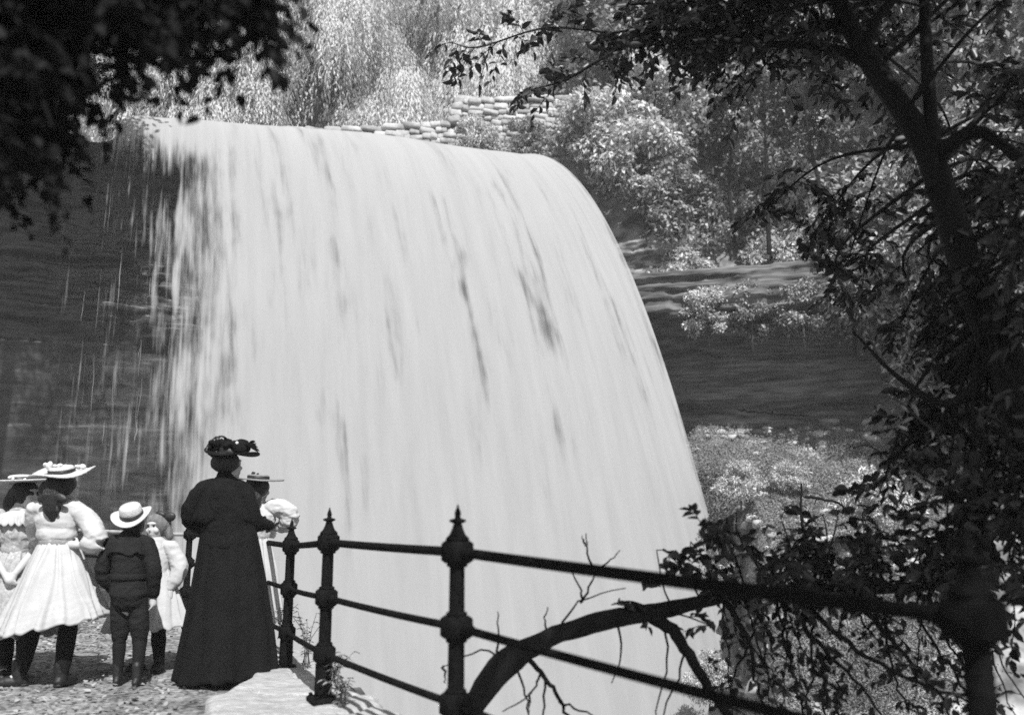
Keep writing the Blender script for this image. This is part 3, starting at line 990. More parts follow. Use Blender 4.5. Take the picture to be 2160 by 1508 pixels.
# fallen leaves and pebbles on the path
def leaf_geo(Pp, D, N, L, W, fold=.25, curve=.12, six=True):
    n = len(Pp)
    D = D / (np.linalg.norm(D, axis=1)[:, None] + 1e-9)
    N = N - D * (N * D).sum(1)[:, None]
    N = N / (np.linalg.norm(N, axis=1)[:, None] + 1e-9)
    S = np.cross(D, N)
    L = (np.ones(n) * L)[:, None]
    W = (np.ones(n) * W)[:, None]
    if six:
        q = [Pp, Pp + D * L * .3 + S * W * .46 + N * W * fold, Pp + D * L * .66 + S * W * .40 + N * (W * fold - L * curve * .4), Pp + D * L - N * L * curve,
             Pp + D * L * .66 - S * W * .40 + N * (W * fold - L * curve * .4), Pp + D * L * .3 - S * W * .46 + N * W * fold]
        V = np.stack(q, 1).reshape(-1, 3)
        b = np.arange(n)[:, None] * 6
        F = np.concatenate([b + np.array([[0, 1, 2, 3]]), b + np.array([[0, 3, 4, 5]])])
    else:
        q = [Pp, Pp + D * L * .45 + S * W * .5, Pp + D * L - N * L * curve, Pp + D * L * .45 - S * W * .5]
        V = np.stack(q, 1).reshape(-1, 3)
        F = np.arange(n)[:, None] * 4 + np.array([[0, 1, 2, 3]])
    return V, F

def rdir(rs, n):
    v = rs.normal(size=(n, 3))
    return v / np.linalg.norm(v, axis=1)[:, None]

def litter():
    rs = np.random.RandomState(3)
    n = 9000
    x = rs.uniform(-7, -.7, n)
    y = rs.uniform(4.3, 11, n)
    df = sdist(FENCE, x, y)
    k = (df < .1) & ((df < -.75) | (rs.rand(n) < .12))
    x, y = x[k], y[k]
    n = len(x)
    Pp = np.stack([x, y, np.full(n, PATHZ + .016)], -1)
    D = rdir(rs, n)
    D[:, 2] *= .15
    N = np.stack([rs.normal(size=n) * .3, rs.normal(size=n) * .3, np.ones(n)], -1)
    V, F = leaf_geo(Pp, D, N, rs.uniform(.02, .06, n), rs.uniform(.012, .034, n), .2, -.15)
    g = Geo()
    g.add(V, F)
    for k in range(150):
        p = V3(rs.uniform(-5.5, -1.6), rs.uniform(4.8, 10), PATHZ + .01)
        if sdist(FENCE, p[:1], p[1:2])[0] > -.5:
            continue
        r = rs.uniform(.006, .018)
        g.add(*ell(p, (r * 1.3, r, r * .8), rotm('Z', rs.rand() * 360), 8, 6))
    tag(g.link('leaf_litter', m_litter, None, False), kind='stuff')
litter()

# ------------------------------------------------------------------ cliffs
def cliff(name, line, z0, z1, m, strata, smooth_below=-99, undercut=0, seed=0, step=.12, cut=(.35, 1.0)):
    L = np.concatenate([[0], np.cumsum(np.linalg.norm(np.diff(line, axis=0), axis=1))])
    n = int(L[-1] / step)
    u = np.linspace(0, L[-1], n)
    cx = np.interp(u, L, line[:, 0])
    cy = np.interp(u, L, line[:, 1])
    k = np.ones(15) / 15
    pad = lambda v: np.convolve(np.pad(v, 7, mode='edge'), k, 'valid')
    cx, cy = pad(cx), pad(cy)
    tx, ty = np.gradient(cx), np.gradient(cy)
    l = np.hypot(tx, ty)
    nx_, ny_ = ty / l, -tx / l          # out of the rock, towards the gorge
    m_ = int((z1 - z0) / .035)
    z = np.linspace(z0, z1, m_)
    U, Zz = np.meshgrid(u, z)
    q = np.stack([U, Zz, 0 * U], -1)
    wob = Zz + .25 * fbm(np.stack([U * .25, Zz * .1, 0 * U], -1), seed + 2, 3)
    ledge = 0
    for th_, am in ((.52, .55), (.17, .32), (.07, .05)):
        lay = np.floor(wob / th_)
        fr = wob / th_ - lay
        hl = vnoise(np.stack([U * (.12 / th_) * .8, lay * 7.3, 0 * U + th_ * 10], -1), seed) * .8
        cw = 1.1 + 1.0 * _h(lay, 0 * lay, 0 * lay + 3, seed)
        hl = hl + .85 * (_h(lay, np.floor(U / (cw * (.5 + th_)) + lay * .37), 0 * lay, seed) - .5)
        ledge = ledge + am * hl * sstep(0, .08, fr) * sstep(1, .9, fr)
    big = fbm(np.stack([U * .16, Zz * .35, 0 * U + seed], -1), seed, 3)
    fine = fbm(q * np.array([2.3, 2.6, 1]), seed + 5, 4)
    sf = sstep(smooth_below - .5, smooth_below + .5, Zz)
    off = .8 * big * (.3 + .7 * sf) + strata * ledge * (.07 + .93 * sf) + .17 * fine * (.2 + .8 * sf)
    h = (Zz - z0) / (z1 - z0)
    off = off + (undercut * (.22 * sstep(cut[0] - .17, cut[0] - .13, h) + .78 * sstep(cut[0], cut[1], h)) if cut[0] > .5 else undercut * sstep(cut[0], cut[1], h))
    V = np.stack([cx[None] + nx_[None] * off, cy[None] + ny_[None] * off, Zz + .05 * fine], -1)
    # cap running back into the hill
    top = V[-1:].copy()
    top[..., 0] -= nx_ * 2.5
    top[..., 1] -= ny_ * 2.5
    top[..., 2] += .15
    V = np.concatenate([V, top])
    a, b = V.shape[:2]
    i = np.arange(a - 1)[:, None] * b
    j = np.arange(b - 1)[None, :]
    F = np.stack([i + j, i + j + 1, i + b + j + 1, i + b + j], -1).reshape(-1, 4)
    return tag(link(name, fast_mesh(name, V.reshape(-1, 3), F), m, sm=False), kind='structure')

cliff('cliff', CLIFF[1:8] + np.array([0, .15]), FLOOR - .5, 10.35, m_rockw, .5, 5.4, .5, 3)
cliff('cliff', CLIFF[1:5] + np.array([-1.6, -.2]), 5.5, 8.9, m_rockm, .5, -9, -.3, 5, .09)
cliff('cliff', CLIFF[7:14] + np.array([0, -.35]), -2.5, 7.4, m_rock, .5, 5.6, 1.5, 8, cut=(.80, .88))
cliff('cliff', np.array([(1.2, 25.2), (2.4, 24.75), (3.6, 24.3), (4.8, 23.95), (5.6, 24.6)]), 6.2, 8.9, m_rockl, .30, -9, .2, 15, .09)

# ------------------------------------------------------------------ rubble and low plants on the slope
def rubble():
    rs = np.random.RandomState(8)
    g = Geo()
    k = 0
    while k < 420:
        if rs.rand() < .75:
            p = P(rs.uniform(1440, 1950), rs.uniform(930, 1110), rs.uniform(16, 23))
        else:
            p = P(rs.uniform(1420, 2000), rs.uniform(1000, 1500), rs.uniform(9, 20))
        x, y = p[0], p[1]
        if x < 2.6: continue
        k += 1
        r = rs.uniform(.04, .15) * (1.6 if rs.rand() < .08 else 1)
        V, F = ell((0, 0, 0), (r * rs.uniform(.9, 1.6), r, r * rs.uniform(.4, .8)), rotm('Z', rs.rand() * 360) @ rotm('X', rs.normal() * 20), 9, 7)
        V = V * (1 + .75 * fbm(V / r * 1.4 + k * 7.7, 4, 2))[:, None]
        g.add(V + V3(x, y, hz((x, y)) + r * .15), F)
    tag(g.link('rubble', m_rubble, None, False), kind='stuff')
rubble()

def ground_cover(high, m):
    rs = np.random.RandomState(18 + high)
    LP = []
    for _ in range(1300):
        if high:
            p = P(rs.uniform(1440, 1960), 1020 + rs.normal() * 42, 19)
        else:
            p = P(rs.uniform(1440, 2000), rs.uniform(860, 1520), 14)
        # march along the sight line to the slope
        o = V3(0, 0, CAMZ)
        d = p - o
        ts = np.linspace(.35, 1.5, 60)
        q = o + d * ts[:, None]
        below = q[:, 2] < height(q[:, 0], q[:, 1])
        if not below.any() or ts[below.argmax()] < .4: continue
        c = q[below.argmax()]
        n = 60
        a = c + rs.normal(size=(n, 3)) * np.array([.3, .3, .02])
        a[:, 2] = height(a[:, 0], a[:, 1]) + rs.rand(n) * .16
        LP.append(a)
    LP = np.concatenate(LP)
    n = len(LP)
    V, F = leaf_geo(LP, rs.normal(size=(n, 3)) + np.array([0, 0, .5]), rs.normal(size=(n, 3)) * .6 + np.array([.2, -.3, .8]), rs.uniform(.03, .09, n), rs.uniform(.015, .04, n), 0, .2, False)
    tag(link('ground_cover', fast_mesh('ground_cover', V, F), m, sm=False), kind='stuff')
ground_cover(True, m_cover)
ground_cover(False, m_coverd)

# ================================================================== WATER
def waterfall():
    lip_px = [(150, 330, 19.3), (200, 285, 19.5), (260, 252, 19.9), (330, 249, 20.3), (450, 257, 20.8), (630, 271, 21.4), (800, 289, 22.0), (950, 311, 22.6), (1050, 322, 23.0), (1105, 330, 23.25)]
    lip = np.array([P(*q) for q in lip_px])
    ns, nt = 900, 150
    s = np.linspace(0, 1, ns)
    lp = catmull(lip, ns)
    vx = np.interp(s, [0, .2, .45, .7, 1], [.22, .42, 1.0, 1.8, 3.05])
    vy = np.interp(s, [0, .2, .45, .7, 1], [-.7, -1.2, -1.6, -1.75, -1.95])
    pxs = np.interp(s, np.linspace(0, 1, len(lip_px)), [q[0] for q in lip_px])
    rs = np.random.RandomState(1)
    g_all = []
    T = np.concatenate([np.linspace(-1.6, -.05, 10), np.linspace(0, 1.95, nt - 10)])
    def sheet(vs, lump, seed, shift):
        U, TT = np.meshgrid(s, T)
        lane = fbm(np.stack([U * 60, TT * .9, 0 * U + seed], -1), seed, 3)
        lane2 = fbm(np.stack([U * 14, TT * .6, 0 * U + seed], -1), seed + 4, 2)
        tt = np.clip(TT, 0, 9)
        k = vs * (1 + lump * lane * np.clip(tt, 0, 1) + .05 * lane2 * np.clip(tt * 1.5, 0, 1))
        adv = np.where(TT < 0, TT, TT * k)
        x = lp[None, :, 0] + vx * adv
        y = lp[None, :, 1] + vy * adv + shift
        z = lp[None, :, 2] - 4.9 * tt ** 2 - .02 * np.abs(np.minimum(TT, 0)) + .05 * lane2 * sstep(-.3, .1, TT)
        V = np.stack([x, y, z], -1)
        drop = 4.9 * tt ** 2
        # how closed the curtain is
        px = pxs[None, :] + 0 * TT
        den = np.interp(px, [150, 230, 300, 345, 385, 430, 500, 1105], [-.72, -.55, -.40, -.22, .02, .42, .86, 1.1])
        den = den + .12 * np.clip(drop / 9, 0, 1) * sstep(330, 460, px)
        den = den + 1.25 * sstep(1.9, .3, drop) * sstep(205, 275, px) * sstep(520, 380, px) + .2 * np.clip(drop / 10, 0, 1) * sstep(420, 520, px)
        den = den - .7 * sstep(.975, 1.0, U)
        gaps = [(955, .012, .52, .3, 9), (972, .008, .45, 1.5, 13), (840, .009, .50, 1.6, 8), (858, .005, .45, 3, 10), (470, .007, .6, 1.2, 8), (560, .008, .38, 1.5, 5), (655, .009, .38, 1.5, 6), (420, .012, .4, .5, 6), (720, .010, .28, 4, 11), (1060, .008, .4, 2, 7), (1090, .006, .38, 5, 9), (610, .008, .26, 4, 9), (905, .006, .3, 6, 12), (1010, .007, .3, 1, 5)]
        rg = np.random.RandomState(77)
        for _ in range(20):
            d_ = rg.uniform(.5, 9)
            gaps.append((rg.uniform(420, 1085), rg.uniform(.005, .011), rg.uniform(.22, .42), d_, d_ + rg.uniform(1, 4.5)))
        for c0, wd, dp, d0, d1 in gaps:
            w = wd * 1700
            wob = 10 * fbm(np.stack([drop * .35, 0 * drop + c0, 0 * drop], -1), 3, 2)
            on = sstep(d0 - .6, d0 + .8, drop) * sstep(d1 + 2.5, d1 - 1, drop)
            br = .3 + .7 * sstep(-.35, .35, fbm(np.stack([drop * .9, 0 * drop + c0, U * 90], -1), seed + 2, 2))
            den = den - .85 * dp * on * br * np.exp(-((px - c0 - wob) / w) ** 2)
        return V, den, np.stack([U * 13 + shift * 3, np.where(TT < 0, TT * 2, drop)], -1)
    me = None
    Vs, Ds, UVs, Fs, n0 = [], [], [], [], 0
    for (vs, lump, seed, shift) in ((1.0, .012, 1, 0.0), (.93, .02, 21, .18)):
        V, den, uv = sheet(vs, lump, seed, shift)
        a, b = V.shape[:2]
        if seed == 21:
            den = den - .12
        i = np.arange(a - 1)[:, None] * b
        j = np.arange(b - 1)[None, :]
        Fs.append(np.stack([i + j, i + b + j, i + b + j + 1, i + j + 1], -1).reshape(-1, 4) + n0)
        Vs.append(V.reshape(-1, 3)); Ds.append(den.ravel()); UVs.append(uv.reshape(-1, 2))
        n0 += a * b
    V, D, UV = np.concatenate(Vs), np.concatenate(Ds), np.concatenate(UVs)
    me = fast_mesh('waterfall', V, np.concatenate(Fs))
    at = me.attributes.new('den', 'FLOAT', 'POINT')
    at.data.foreach_set('value', D.astype(np.float32))
    at = me.attributes.new('flow', 'FLOAT_VECTOR', 'POINT')
    at.data.foreach_set('vector', np.concatenate([UV, 0 * UV[:, :1]], 1).astype(np.float32).ravel())
    m = bpy.data.materials.new('white_water')
    m.use_nodes = True
    nt_ = m.node_tree
    N, L = nt_.nodes, nt_.links
    for n in list(N): N.remove(n)
    out = N.new('ShaderNodeOutputMaterial')
    fl = N.new('ShaderNodeAttribute'); fl.attribute_name = 'flow'
    dn = N.new('ShaderNodeAttribute'); dn.attribute_name = 'den'
    def noise(sc, det, off):
        mp = N.new('ShaderNodeMapping')
        mp.inputs['Scale'].default_value = sc
        mp.inputs['Location'].default_value = (off, off * .7, 0)
        L.new(fl.outputs['Vector'], mp.inputs['Vector'])
        nz = N.new('ShaderNodeTexNoise')
        nz.inputs['Scale'].default_value = 1
        nz.inputs['Detail'].default_value = det
        nz.inputs['Roughness'].default_value = .6
        L.new(mp.outputs[0], nz.inputs['Vector'])
        return nz.outputs['Fac']
    def math_(op, a, b):
        k = N.new('ShaderNodeMath'); k.operation = op
        for q, v in enumerate((a, b)):
            if isinstance(v, (int, float)): k.inputs[q].default_value = v
            else: L.new(v, k.inputs[q])
        return k.outputs[0]
    n_f = noise((5.5, .33, 1), 3, 3)
    n_m = noise((1.7, .5, 1), 3, 9)
    st = math_('ADD', math_('MULTIPLY', math_('SUBTRACT', n_f, .5), 2.6), math_('MULTIPLY', math_('SUBTRACT', n_m, .5), 2.4))
    amp = N.new('ShaderNodeMapRange')
    for q, v in ((1, .35), (2, 1.05), (3, 1.0), (4, .55)): amp.inputs[q].default_value = v
    L.new(dn.outputs['Fac'], amp.inputs[0])
    al = math_('ADD', dn.outputs['Fac'], math_('MULTIPLY', st, amp.outputs[0]))
    mr = N.new('ShaderNodeMapRange')
    mr.interpolation_type = 'SMOOTHSTEP'
    mr.inputs[1].default_value = -.25
    mr.inputs[2].default_value = .95
    mr.inputs[3].default_value = 0
    mr.inputs[4].default_value = 1
    L.new(al, mr.inputs[0])
    c = N.new('ShaderNodeMapRange')
    c.inputs[1].default_value = .25
    c.inputs[2].default_value = .75
    c.inputs[3].default_value = .35
    c.inputs[4].default_value = .41
    L.new(n_f, c.inputs[0])
    df = N.new('ShaderNodeBsdfDiffuse')
    L.new(c.outputs[0], df.inputs['Color'])
    tl = N.new('ShaderNodeBsdfTranslucent')
    L.new(c.outputs[0], tl.inputs['Color'])
    mx = N.new('ShaderNodeMixShader')
    mx.inputs[0].default_value = .25
    L.new(df.outputs[0], mx.inputs[1]); L.new(tl.outputs[0], mx.inputs[2])
    tr = N.new('ShaderNodeBsdfTransparent')
    m2 = N.new('ShaderNodeMixShader')
    L.new(mr.outputs[0], m2.inputs[0])
    L.new(tr.outputs[0], m2.inputs[1]); L.new(mx.outputs[0], m2.inputs[2])
    L.new(m2.outputs[0], out.inputs['Surface'])
    o = link('waterfall', me, m)
    tag(o, 'broad white curtain of water falling over the rock ledge', None, None, 'structure')
    # thin separate trickles left of the curtain
    g = Geo()
    for k in range(36):
        px = 150 + 250 * (rs.rand() ** .6)
        py0 = rs.uniform(300, 900)
        ln = rs.uniform(.3, 1.7)
        Y0 = 19.1 + .006 * (px - 150) + rs.uniform(-.5, .4)
        p0 = P(px, py0, Y0)
        w = rs.uniform(.004, .012)
        n = 10
        q = np.linspace(0, 1, n)
        pts = np.stack([p0[0] + .12 * q * ln / 3 + .02 * np.cumsum(rs.normal(size=n)) * .3, p0[1] - .1 * q, p0[2] - q * ln], -1)
        g.add(*tube(pts, w * np.sin(PI * np.clip(q, .04, .97)) ** .7, 5))
    m3 = M('trickle_water', .22, .5, .1, 3, 0, 1, .3, transl=.3, island=.5)
    t = g.link('trickles', m3)
    tag(t, 'thin trickles of water dripping beside the main curtain', None, None, 'structure')
    # river above and plunge pool below
    V, F = [], []
    b0 = lp[::30]
    up = b0 + V3(-3, 9, .0)
    Vr = np.concatenate([b0 + V3(0, .35, -.16), b0 + V3(-1, 3, -.1), up + V3(-8, 30, 0)])
    k = len(b0)
    Fr = [(i, i + 1, k + i + 1, k + i) for i in range(k - 1)] + [(k + i, k + i + 1, 2 * k + i + 1, 2 * k + i) for i in range(k - 1)]
    mw = M('river_water', .12, .1, .2, 2, .3, 6, .5)
    tag(link('river', fast_mesh('river', Vr, np.array(Fr)), mw), kind='structure')
    V = np.array([(-14, 8, -5.1), (14, 4, -5.1), (14, 24, -5.1), (-14, 24, -5.1)], float)
    tag(link('pool', fast_mesh('pool', V, np.array([[0, 1, 2, 3]])), M('pool_foam', .45, .4, .3, 1.5, .5, 5, .4)), kind='structure')
waterfall()

# ================================================================== STONE PARAPET WALL
def stone_wall():
    root = thing('stone_wall', P(950, 300, 26), 'pale dry-stone parapet wall stepping up above the crest of the fall', 'wall')
    base = np.array(root.location)
    rs = np.random.RandomState(12)
    a0, a1 = P(600, 276, 24.8), P(948, 259, 25.8)
    b0, b1 = P(962, 213, 25.9), P(1290, 202, 27.2)
    g, gc = Geo(), Geo()
    def stone(geo, p, d, w, h, dp):
        V, F = ell((0, 0, 0), (1, 1, 1), None, 14, 10)
        V = np.sign(V) * np.abs(V) ** .36
        V = V * np.array([w / 2, dp / 2, h / 2])
        V = V * (1 + .34 * fbm(V * 4 + p * 3, 3, 3))[:, None]
        an = math.atan2(d[1], d[0])
        V = V @ (rotm('Z', math.degrees(an)) @ rotm('Y', rs.normal() * 4)).T
        geo.add(V + p - base, F)
    def run(p0, p1, rows):
        d = p1 - p0
        L = np.linalg.norm(d)
        d = d / L
        for r_ in range(rows):
            u = -.1 * rs.rand()
            hrow = .19 if r_ == 0 else rs.uniform(.13, .2)
            zoff = -.11 - (.0 if r_ == 0 else .21 + .19 * (r_ - 1))
            while u < L:
                w = rs.uniform(.3, .75) if r_ == 0 else rs.uniform(.16, .55)
                p = p0 + d * (u + w / 2) + V3(0, 0, zoff + rs.normal() * .012)
                stone(gc if r_ == 0 else g, p + V3(0, rs.normal() * .03, 0), d, w * 1.04, hrow * rs.uniform(.95, 1.12), .5 if r_ == 0 else .42)
                u += w
    run(a0, a1, 9)
    run(b0, b1, 12)
    st = [a1 + (b0 - a1) * k + V3(.12, 0, -.05) for k in (.1, .4, .7, .95)]
    for q in st:
        stone(gc, q, V3(1, 0, 0), .42, .26, .5)
    # core behind the face
    for p0, p1, h in ((a0, a1, 2.2), (b0, b1, 2.8)):
        c = (p0 + p1) / 2 + V3(0, .06, -h / 2 - .12)
        dd = p1 - p0
        g.add(*bevbox(c - base, (np.hypot(dd[0], dd[1]) / 2, .12, h / 2 - .1), .03, math.atan2(dd[1], dd[0])))
    g.link('masonry', m_stone, root)
    gc.link('coping', m_stone, root)
stone_wall()

# ================================================================== IRON RAILING
def railing():
    root = thing('iron_railing', (-1.035, 5.0, 0), 'black cast-iron railing with spiked posts and three rails along the kerb', 'railing')
    o0 = V3(-1.035, 5.0, 0)
    # post, ground height, height scale
    posts = [(V3(1.005, 1.96, -.073), 1), (V3(-.227, 3.69, 0), 1), (V3(-1.035, 5.0, 0), 1), (V3(-1.595, 6.4, -.065), 1), (V3(-2.55, 8.25, -.05), 1), (V3(-3.5, 9.62, -.05), 1),
             (V3(-5.5, 11.1, -.02), 1), (V3(-8.2, 13.2, .0), 1)]
    dirs = []
    for k, (p, _) in enumerate(posts):
        a = posts[max(k - 1, 0)][0]
        b = posts[min(k + 1, len(posts) - 1)][0]
        d = b - a
        dirs.append(math.atan2(d[1], d[0]))
    RZ = (.855, .555, .255)
    for k, (p, _) in enumerate(posts):
        l = p - o0
        g = Geo()
        g.add(*lathe([(.046, .03), (.047, .06), (.0455, .20), (.036, .235), (.0345, .30), (.033, .55), (.031, .84), (.031, .86)], 20, l))
        po = g.link('post', m_iron, root)
        g = Geo()
        g.add(*bevbox(l + V3(0, 0, .016), (.088, .072, .016), .008, dirs[k]))
        for sx in (-1, 1):
            for sy in (-1, 1):
                c, s_ = math.cos(dirs[k]), math.sin(dirs[k])
                bx, by = sx * .066, sy * .05
                g.add(*lathe([(.012, 0), (.012, .012), (.006, .016)], 6, l + V3(bx * c - by * s_, bx * s_ + by * c, .032)))
        g.link('base_plate', m_iron, po, False)
        for z in RZ:
            g = Geo()
            g.add(*bevbox(l + V3(0, 0, z), (.056, .052, .046), .012, dirs[k]))
            g.add(*lathe([(.04, .045), (.045, .052), (.04, .060)], 16, l + V3(0, 0, z)))
            g.add(*lathe([(.04, -.060), (.045, -.052), (.04, -.045)], 16, l + V3(0, 0, z)))
            g.link('collar', m_iron, po, False)
        g = Geo()
        g.add(*lathe([(.050, .90), (.048, .912), (.034, .925), (.025, .945), (.020, .962), (.017, .968), (.020, .972), (.034, .978), (.036, .983), (.030, .988), (.014, .992), (.011, 1.0), (.0135, 1.008), (.0125, 1.018), (.006, 1.035), (.002, 1.05)], 20, l))
        g.link('finial', m_iron, po)
    for kk, (a, b) in enumerate(zip(posts[:-1], posts[1:])):
        for q, z in enumerate(RZ):
            p0, p1 = a[0] + V3(0, 0, z) - o0, b[0] + V3(0, 0, z) - o0
            d = (p1 - p0) / np.linalg.norm(p1 - p0)
            n = 16
            t = np.linspace(0, 1, n)[:, None]
            pts = p0 * (1 - t) + p1 * t + np.array([0, 0, -.006]) * (4 * t * (1 - t)) * (1 if q else .5)
            g = Geo()
            g.add(*tube(pts, .0205 if q == 0 else .0165, 14, rough=.02))
            for e, sg in ((p0, 1), (p1, -1)):
                c = e + d * sg * .075
                g.add(*tube([c, c + d * sg * .035], [.0235, .0225], 14))
            g.link('rail', m_sunlit if kk >= 5 and q == 0 else m_iron, root)
railing()

# ================================================================== VEGETATION
def twig_leaves(limbs, rs, spacing, tl, per, L, W, droop=.35, flat=.5, out=.6, tw_r=.004):
    """side twigs along limbs, leaves alternately along each twig; returns (twig geo, leaf arrays)"""
    g = Geo()
    LP, LD, LN = [], [], []
    for c in limbs:
        seg = np.linalg.norm(np.diff(c, axis=0), axis=1)
        L_ = np.concatenate([[0], np.cumsum(seg)])
        n = max(2, int(L_[-1] / spacing))
        for u in np.linspace(.12 * L_[-1], L_[-1], n):
            p = np.array([np.interp(u, L_, c[:, k]) for k in range(3)])
            d = rdir(rs, 1)[0]
            d[2] *= .6
            d /= np.linalg.norm(d)
            ln = tl * rs.uniform(.5, 1.2)
            m = 6
            t = np.linspace(0, 1, m)[:, None]
            pts = p + d * ln * t + np.array([0, 0, -droop * ln]) * t ** 2
            g.add(*tube(pts, np.linspace(tw_r, tw_r * .35, m), 4, cap=False))
            tt = np.linspace(.15, 1, per) + rs.normal(size=per) * .03
            q = np.stack([np.interp(tt, t[:, 0], pts[:, k]) for k in range(3)], -1)
            ax = pts[-1] - pts[0]
            ax /= np.linalg.norm(ax)
            side = np.cross(ax, [0, 0, 1.0])
            side /= np.linalg.norm(side) + 1e-9
            sg = np.where(np.arange(per) % 2, 1, -1)[:, None]
            D = ax * .55 + side * sg * out + rs.normal(size=(per, 3)) * .3 + np.array([0, 0, -.25])
            N = np.array([0, 0, 1.0]) * flat + rs.normal(size=(per, 3)) * .5
            LP.append(q); LD.append(D); LN.append(N)
    LP, LD, LN = np.concatenate(LP), np.concatenate(LD), np.concatenate(LN)
    n = len(LP)
    s = rs.uniform(.6, 1.25, n)
    return g, leaf_geo(LP, LD, LN, L * s, W * s * rs.uniform(.8, 1.2, n))

def pxl(pts, rpx=None):
    return np.array([P(*q) for q in pts])

def limb_to(rs, a, b, sag=.15, n=12):
    mid = (a + b) / 2 + rs.normal(size=3) * np.linalg.norm(b - a) * .08 + np.array([0, 0, sag * np.linalg.norm(b - a)])
    return catmull([a, mid, b], n)

# ---- the big broadleaf tree on the right, trunk leaning across the frame
def right_tree():
    tp = [(2290, 1250, 3.9), (2215, 1000, 4.05), (2150, 830, 4.2), (2085, 680, 4.35), (2032, 540, 4.45), (1992, 420, 4.55), (1945, 295, 4.6), (1840, 140, 4.7), (1772, 10, 4.8), (1735, -120, 4.9), (1690, -420, 5.1)]
    c, r = interp_path(pxl(tp), [.13, .112, .098, .086, .079, .075, .070, .060, .052, .045, .03], 70)
    base = V3(2.95, 3.75, hz((2.95, 3.75)) - .1)
    root = thing('broadleaf_tree', base, 'dark leaning tree with forked trunk and glossy leaves filling the right side', 'tree', 'trees of the gorge')
    c0 = np.vstack([base, base * .5 + c[0] * .5 + V3(.05, 0, 0), c])
    r0 = np.concatenate([[.24, .19], r])
    g = Geo()
    g.add(*tube(c0 - base, r0, 20, rough=.10, seed=2))
    g.link('trunk', m_bark, root)
    limbs = []
    def limb(pts, rad, n=26):
        cc, rr = interp_path(pxl(pts), rad, n)
        gg = Geo()
        gg.add(*tube(cc - base, rr, 12, rough=.1, seed=5))
        gg.link('branch', m_bark, root)
        limbs.append(cc)
        return cc
    limb([(1975, 380, 4.55), (1968, 300, 4.55), (1960, 200, 4.6), (1953, 90, 4.6), (1948, -60, 4.7), (1940, -300, 4.9)], [.05, .04, .036, .033, .03, .02])
    limb([(1985, 330, 4.55), (2015, 297, 4.45), (2065, 278, 4.35), (2105, 300, 4.3), (2165, 340, 4.2), (2260, 380, 4.1)], [.04, .036, .032, .028, .024, .016])
    limb([(1820, 110, 4.7), (1850, 40, 4.7), (1890, -10, 4.7), (1960, -120, 4.7)], [.035, .03, .025, .018])
    limb([(2090, 690, 4.35), (2010, 800, 4.6), (1940, 900, 4.9), (1880, 980, 5.1)], [.04, .03, .02, .008])
    limb([(2110, 740, 4.3), (2010, 850, 4.3), (1900, 800, 4.4), (1800, 700, 4.6)], [.035, .022, .014, .006])
    limb([(1840, 140, 4.7), (1740, 100, 4.8), (1560, 90, 5.0), (1400, 60, 5.2), (1290, 70, 5.4)], [.035, .028, .02, .014, .006])
    limb([(1760, -20, 4.8), (1640, -30, 5.0), (1480, 0, 5.2), (1330, 10, 5.4)], [.03, .024, .018, .008])
    limb([(1330, 90, 5.3), (1260, 130, 5.4), (1190, 170, 5.5), (1100, 195, 5.5)], [.012, .010, .008, .004])
    limb([(1290, 70, 5.4), (1150, 60, 5.4), (1010, 100, 5.5), (950, 90, 5.5)], [.009, .007, .005, .003])
    rs = np.random.RandomState(17)
    anchors = c[20:]
    main = len(limbs)
    # (px, py, spread x, spread y, near, far, count)
    zones = [(2020, 120, 150, 150, 5.0, 6.8, 9), (1800, 330, 130, 150, 5.2, 6.8, 5), (2120, 480, 80, 190, 4.7, 6.2, 9), (1930, 600, 90, 90, 4.9, 6.4, 5),
             (2080, 800, 80, 140, 4.5, 5.8, 7), (2080, 1010, 90, 110, 4.2, 5.4, 9), (1975, 690, 50, 90, 4.8, 6, 3), (1980, 1000, 80, 60, 4.5, 5.6, 6),
             (1480, 55, 150, 45, 5.0, 6.4, 15), (1620, 110, 120, 60, 5.0, 6.6, 9), (1700, 20, 150, 45, 4.9, 6.4, 10), (2120, 1180, 70, 90, 3.6, 4.8, 10), (1330, 120, 70, 40, 5.0, 6.0, 4),
             (1900, -220, 320, 120, 4.0, 6.5, 14), (2300, 100, 80, 300, 3.4, 6.0, 9), (2250, 650, 80, 300, 3.2, 5.5, 12)]  # last zones lie outside the frame, added to make shade
    fine = Geo()
    for (zx, zy, sx, sy, n0, n1, k) in zones:
        for _ in range(k):
            e = P(zx + np.clip(rs.normal(), -1.6, 1.6) * sx, zy + np.clip(rs.normal(), -1.6, 1.6) * sy, rs.uniform(n0, n1))
            d = np.linalg.norm(anchors - e, axis=1) + rs.rand(len(anchors)) * .4
            a = anchors[d.argmin()]
            cc = limb_to(rs, a, e, .10)
            # leaves only on the outer part
            fine.add(*tube(cc - base, np.linspace(.014, .004, len(cc)), 6))
            limbs.append(cc[len(cc) // 2:] if np.linalg.norm(e - a) > .7 else cc)
    for _ in range(85):  # unseen limbs overhead and behind the camera, added to shade railing and limb
        h_ = rs.uniform(3.6, 6.0)
        e = V3(rs.uniform(-.1, 3.4) + .19 * h_, rs.uniform(2.2, 5.2) - .77 * h_, h_)
        if e[1] > .5: e[2] = max(e[2], 1.6 + .8 * e[1])
        a = anchors[-1 - rs.randint(14)]
        cc = limb_to(rs, a, e, .06, 14)
        fine.add(*tube(cc - base, np.linspace(.02, .005, 14), 6))
        limbs.append(cc[4:])
    tw, (V, F) = twig_leaves(limbs[5:], rs, .06, .28, 9, .08, .042, .4, .45)
    for v_ in tw.V: v_ -= base
    for n_, v_ in ((k, v) for k, v in enumerate(tw.V)):
        pass
    for size, fl in tw.F.items():
        pass
    fine.add(np.concatenate(tw.V), [np.concatenate(f) for f in tw.F.values()])
    fine.link('twigs', m_bark, root)
